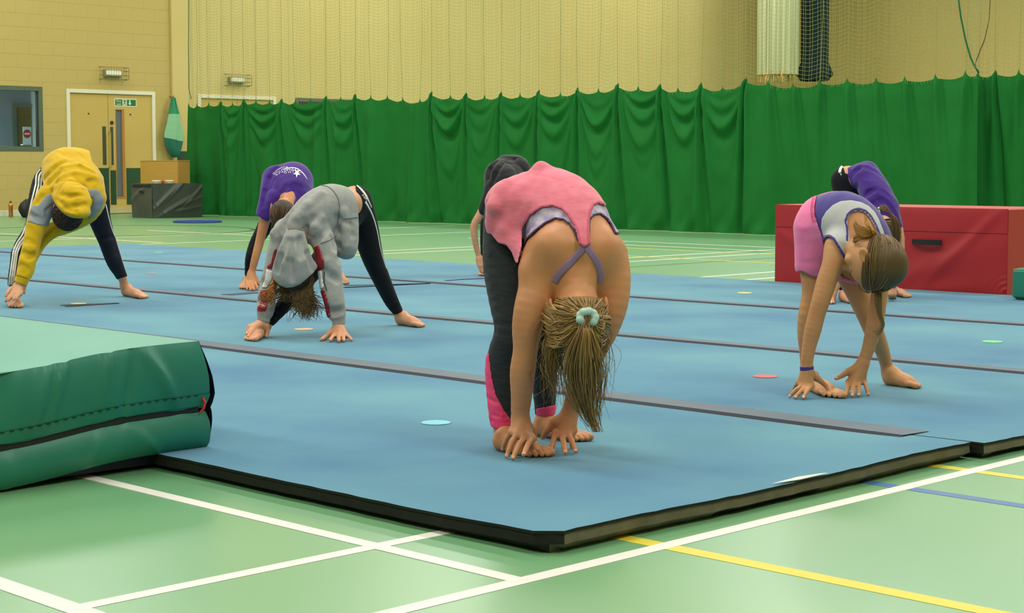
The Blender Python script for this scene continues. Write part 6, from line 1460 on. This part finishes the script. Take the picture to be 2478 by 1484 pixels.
# ---------------------------------------------------------------- child in purple T-shirt behind the girl in shorts
def child_purple_right():
    f = Fig('child in purple T-shirt and black leggings behind the girl in pink shorts', 10.2, (1990, 380, 2225, 745), (-.4, .5), .006)
    Z = lambda x, y: (1860 + x / 4.1225, 370 + y / 4.1225); ZP = lambda L: [Z(*p) for p in L]; C = lambda L: [(*Z(p[0], p[1]), p[2], p[3] / 4.1225) for p in L]
    legs = f.new()
    f.chain(legs, [(2052, 440, .2, 36), (2049, 520, .18, 30), (2046, 610, .15, 22), (2043, 660, .13, 18), (2042, 700, .12, 12), (2043, 716, .12, 9)], .03); f.chain(legs, [(2066, 440, .25, 36), (2098, 560, .25, 28), (2124, 640, .25, 20), (2146, 690, .24, 12), (2150, 700, .24, 10)], .03)
    f.ell(legs, f.P(2048, 438, .2), np.full(3, f.R(37)), k=.02)
    feet = f.new(); f.foot(feet, GP(2036, 729), GP(2074, 736), f.P(2043, 712, .12), -1, .022, .95); f.foot(feet, GP(2150, 711), GP(2204, 721.5), f.P(2150, 697, .24), -1, .022, .95)
    torso = f.new(); f.chain(torso, C([(830, 262, .18, 126), (960, 250, .12, 124), (1060, 380, .02, 124), (1120, 520, -.06, 112)]), .05)
    arms = f.new(); f.chain(arms, [(2110, 510, -.05, 20), (2070, 590, -.1, 12), (2040, 660, -.12, 10), (2016, 712, -.12, 7)], .03); f.chain(arms, [(2156, 520, -.05, 20), (2176, 580, -.08, 13), (2172, 650, -.1, 10), (2160, 700, -.1, 7)], .03)
    head = f.new(); f.chain(head, [(2136, 520, -.1, 15), (2142, 540, -.14, 14)], .02); f.head(head, f.P(2142, 566, -.2), (.1, -.15, -1), (0, 1, -.1), 1.0)
    hands = f.new(); g = lambda x, y: GP(x, y, ZM + .008)
    f.hand(hands, f.P(2016, 712, -.12), [f.P(2006 + 3.4 * i, 722, -.13) for i in range(4)], [g(2002, 731), g(2007, 733), g(2012, 734), g(2018, 733)], [f.P(2014, 716, -.12), f.P(2017, 722, -.13), f.P(2020, 727, -.13)], .02, 1.0, .004)
    f.hand(hands, f.P(2160, 700, -.1), [f.P(2154 + 4 * i, 712, -.12) for i in range(4)], [g(2152 + 5 * i, 724) for i in range(4)], [f.P(2158, 704, -.1), f.P(2150, 710, -.1), f.P(2146, 716, -.1)], .02, 1.0, .004)
    leg_ = smin(legs + .004, feet, .012); body = smin(smin(torso, smin(arms, hands, .008), .04), head, .02); body = np.where(f.plane(f.P(2100, 600), (0, 0, 1)) < 0, np.minimum(body, leg_), smin(body, leg_, .02)); f.mesh('body', body, M_skin2)
    lg = np.maximum(legs - .002, f.plane(f.P(2042, 702, .12), (0, 0, -1))); lg = f.poly(lg, [(1900, 395), (2031, 395), (2040, 403), (2046, 420), (2200, 420), (2200, 668), (2125, 676), (2118, 800), (1900, 800)], True); f.mesh('leggings', lg, bpy.data.materials['black_leggings']); bl = f.bvh()
    Q = lambda L: [(2000 + x / 8.245, 380 + y / 8.245) for x, y in L]
    f.ribbon(bl, Q([(318, 190), (275, 230), (262, 280), (268, 310)]), .018, bpy.data.materials['white_stripe'], 'waistband', .003, label='white waistband'); f.text(bl, 'ER', Q([(250, 300), (290, 380)]), 3.6, bpy.data.materials['white_stripe'])
    h = f.new(); f.chain(h, C([(880, 250, .16, 134), (950, 240, .12, 146), (1030, 330, .05, 150), (1090, 450, -.02, 156), (1140, 580, -.06, 150), (1165, 640, -.08, 130)]), .04)
    f.chain(h, C([(1180, 560, -.06, 110), (1210, 680, -.08, 92)]), .04); f.chain(h, C([(1020, 520, -.06, 80), (960, 640, -.08, 60)]), .03); f.ell(h, f.P(*Z(1000, 160), .12), np.full(3, f.R(15)), k=.04)
    for a in ([(830, 140), (760, 220), (745, 320)], [(900, 160), (800, 240), (780, 330)], [(960, 420), (1000, 400), (1050, 370)], [(1040, 500), (1120, 480)], [(880, 330), (840, 380)]): f.ridge(h, ZP(a), .014, .011, .02)
    h = f.cover(h, smin(torso, arms, .02), .005)
    hs = f.poly(f.shell(h, .0, .014), ZP([(835, 60), (832, 112), (790, 150), (745, 190), (732, 240), (738, 380), (760, 560), (900, 760), (1100, 700), (1150, 640), (1290, 760), (1400, 700), (1400, 60)]), True)
    f.mesh('t_shirt', hs, bpy.data.materials['purple_cotton'], wrinkle=wr(17, .005, seed=22))
    cs = hcols((108, 78, 40), 16, 14, .35); c, ax, sc = f.hd; hc = f.new(); f.ell(hc, c, np.array([.078, .093, .088]), ax, 0); f.mesh('hair_cap', smax(hc, f.plane(c + ax[1] * .04, ax[1]), .01), bpy.data.materials['hair_root_b'])
    tie = f.P(*Z(1092, 575), -.30); rg = np.random.default_rng(15); st = []
    for i in range(300):
        u = rg.normal(0, .5); v = rg.normal(0, .4)
        P = [tie + rg.normal(0, .006, 3), f.P(*Z(1150 - 8 * u, 545 + 22 * u), -.33), f.P(*Z(1225 + 14 * u, 600 + 14 * u), -.34), f.P(*Z(1262 + 36 * u, 700), -.33 + .02 * v), f.P(*Z(1272 + 40 * u, 820), -.32 + .02 * v), f.P(*Z(1268 + 36 * u, 925 + 20 * v), -.30 + .02 * v)]
        st.append((bez(P, 16), .0024, .0008, cs[rg.integers(16)]))
    st += cap_strands(f, tie, 200, .1, cs, 19, .010, rad=(.0028, .002)); hair_mesh(f, 'hair', st, hair_mat('hair_c', .4), cs)
    ti = f.new(); 
    for k in range(8): a = k / 8 * 6.283; f.ell(ti, tie + np.array([.004, math.cos(a) * .016, math.sin(a) * .016]), [.008, .008, .008], k=.004)
    f.mesh('hair_tie', ti, bpy.data.materials['white_stripe'], 'white hair tie')
child_purple_right()
# helper properties are not part of the scene
for o in bpy.data.objects:
    if '_o' in o: del o['_o']
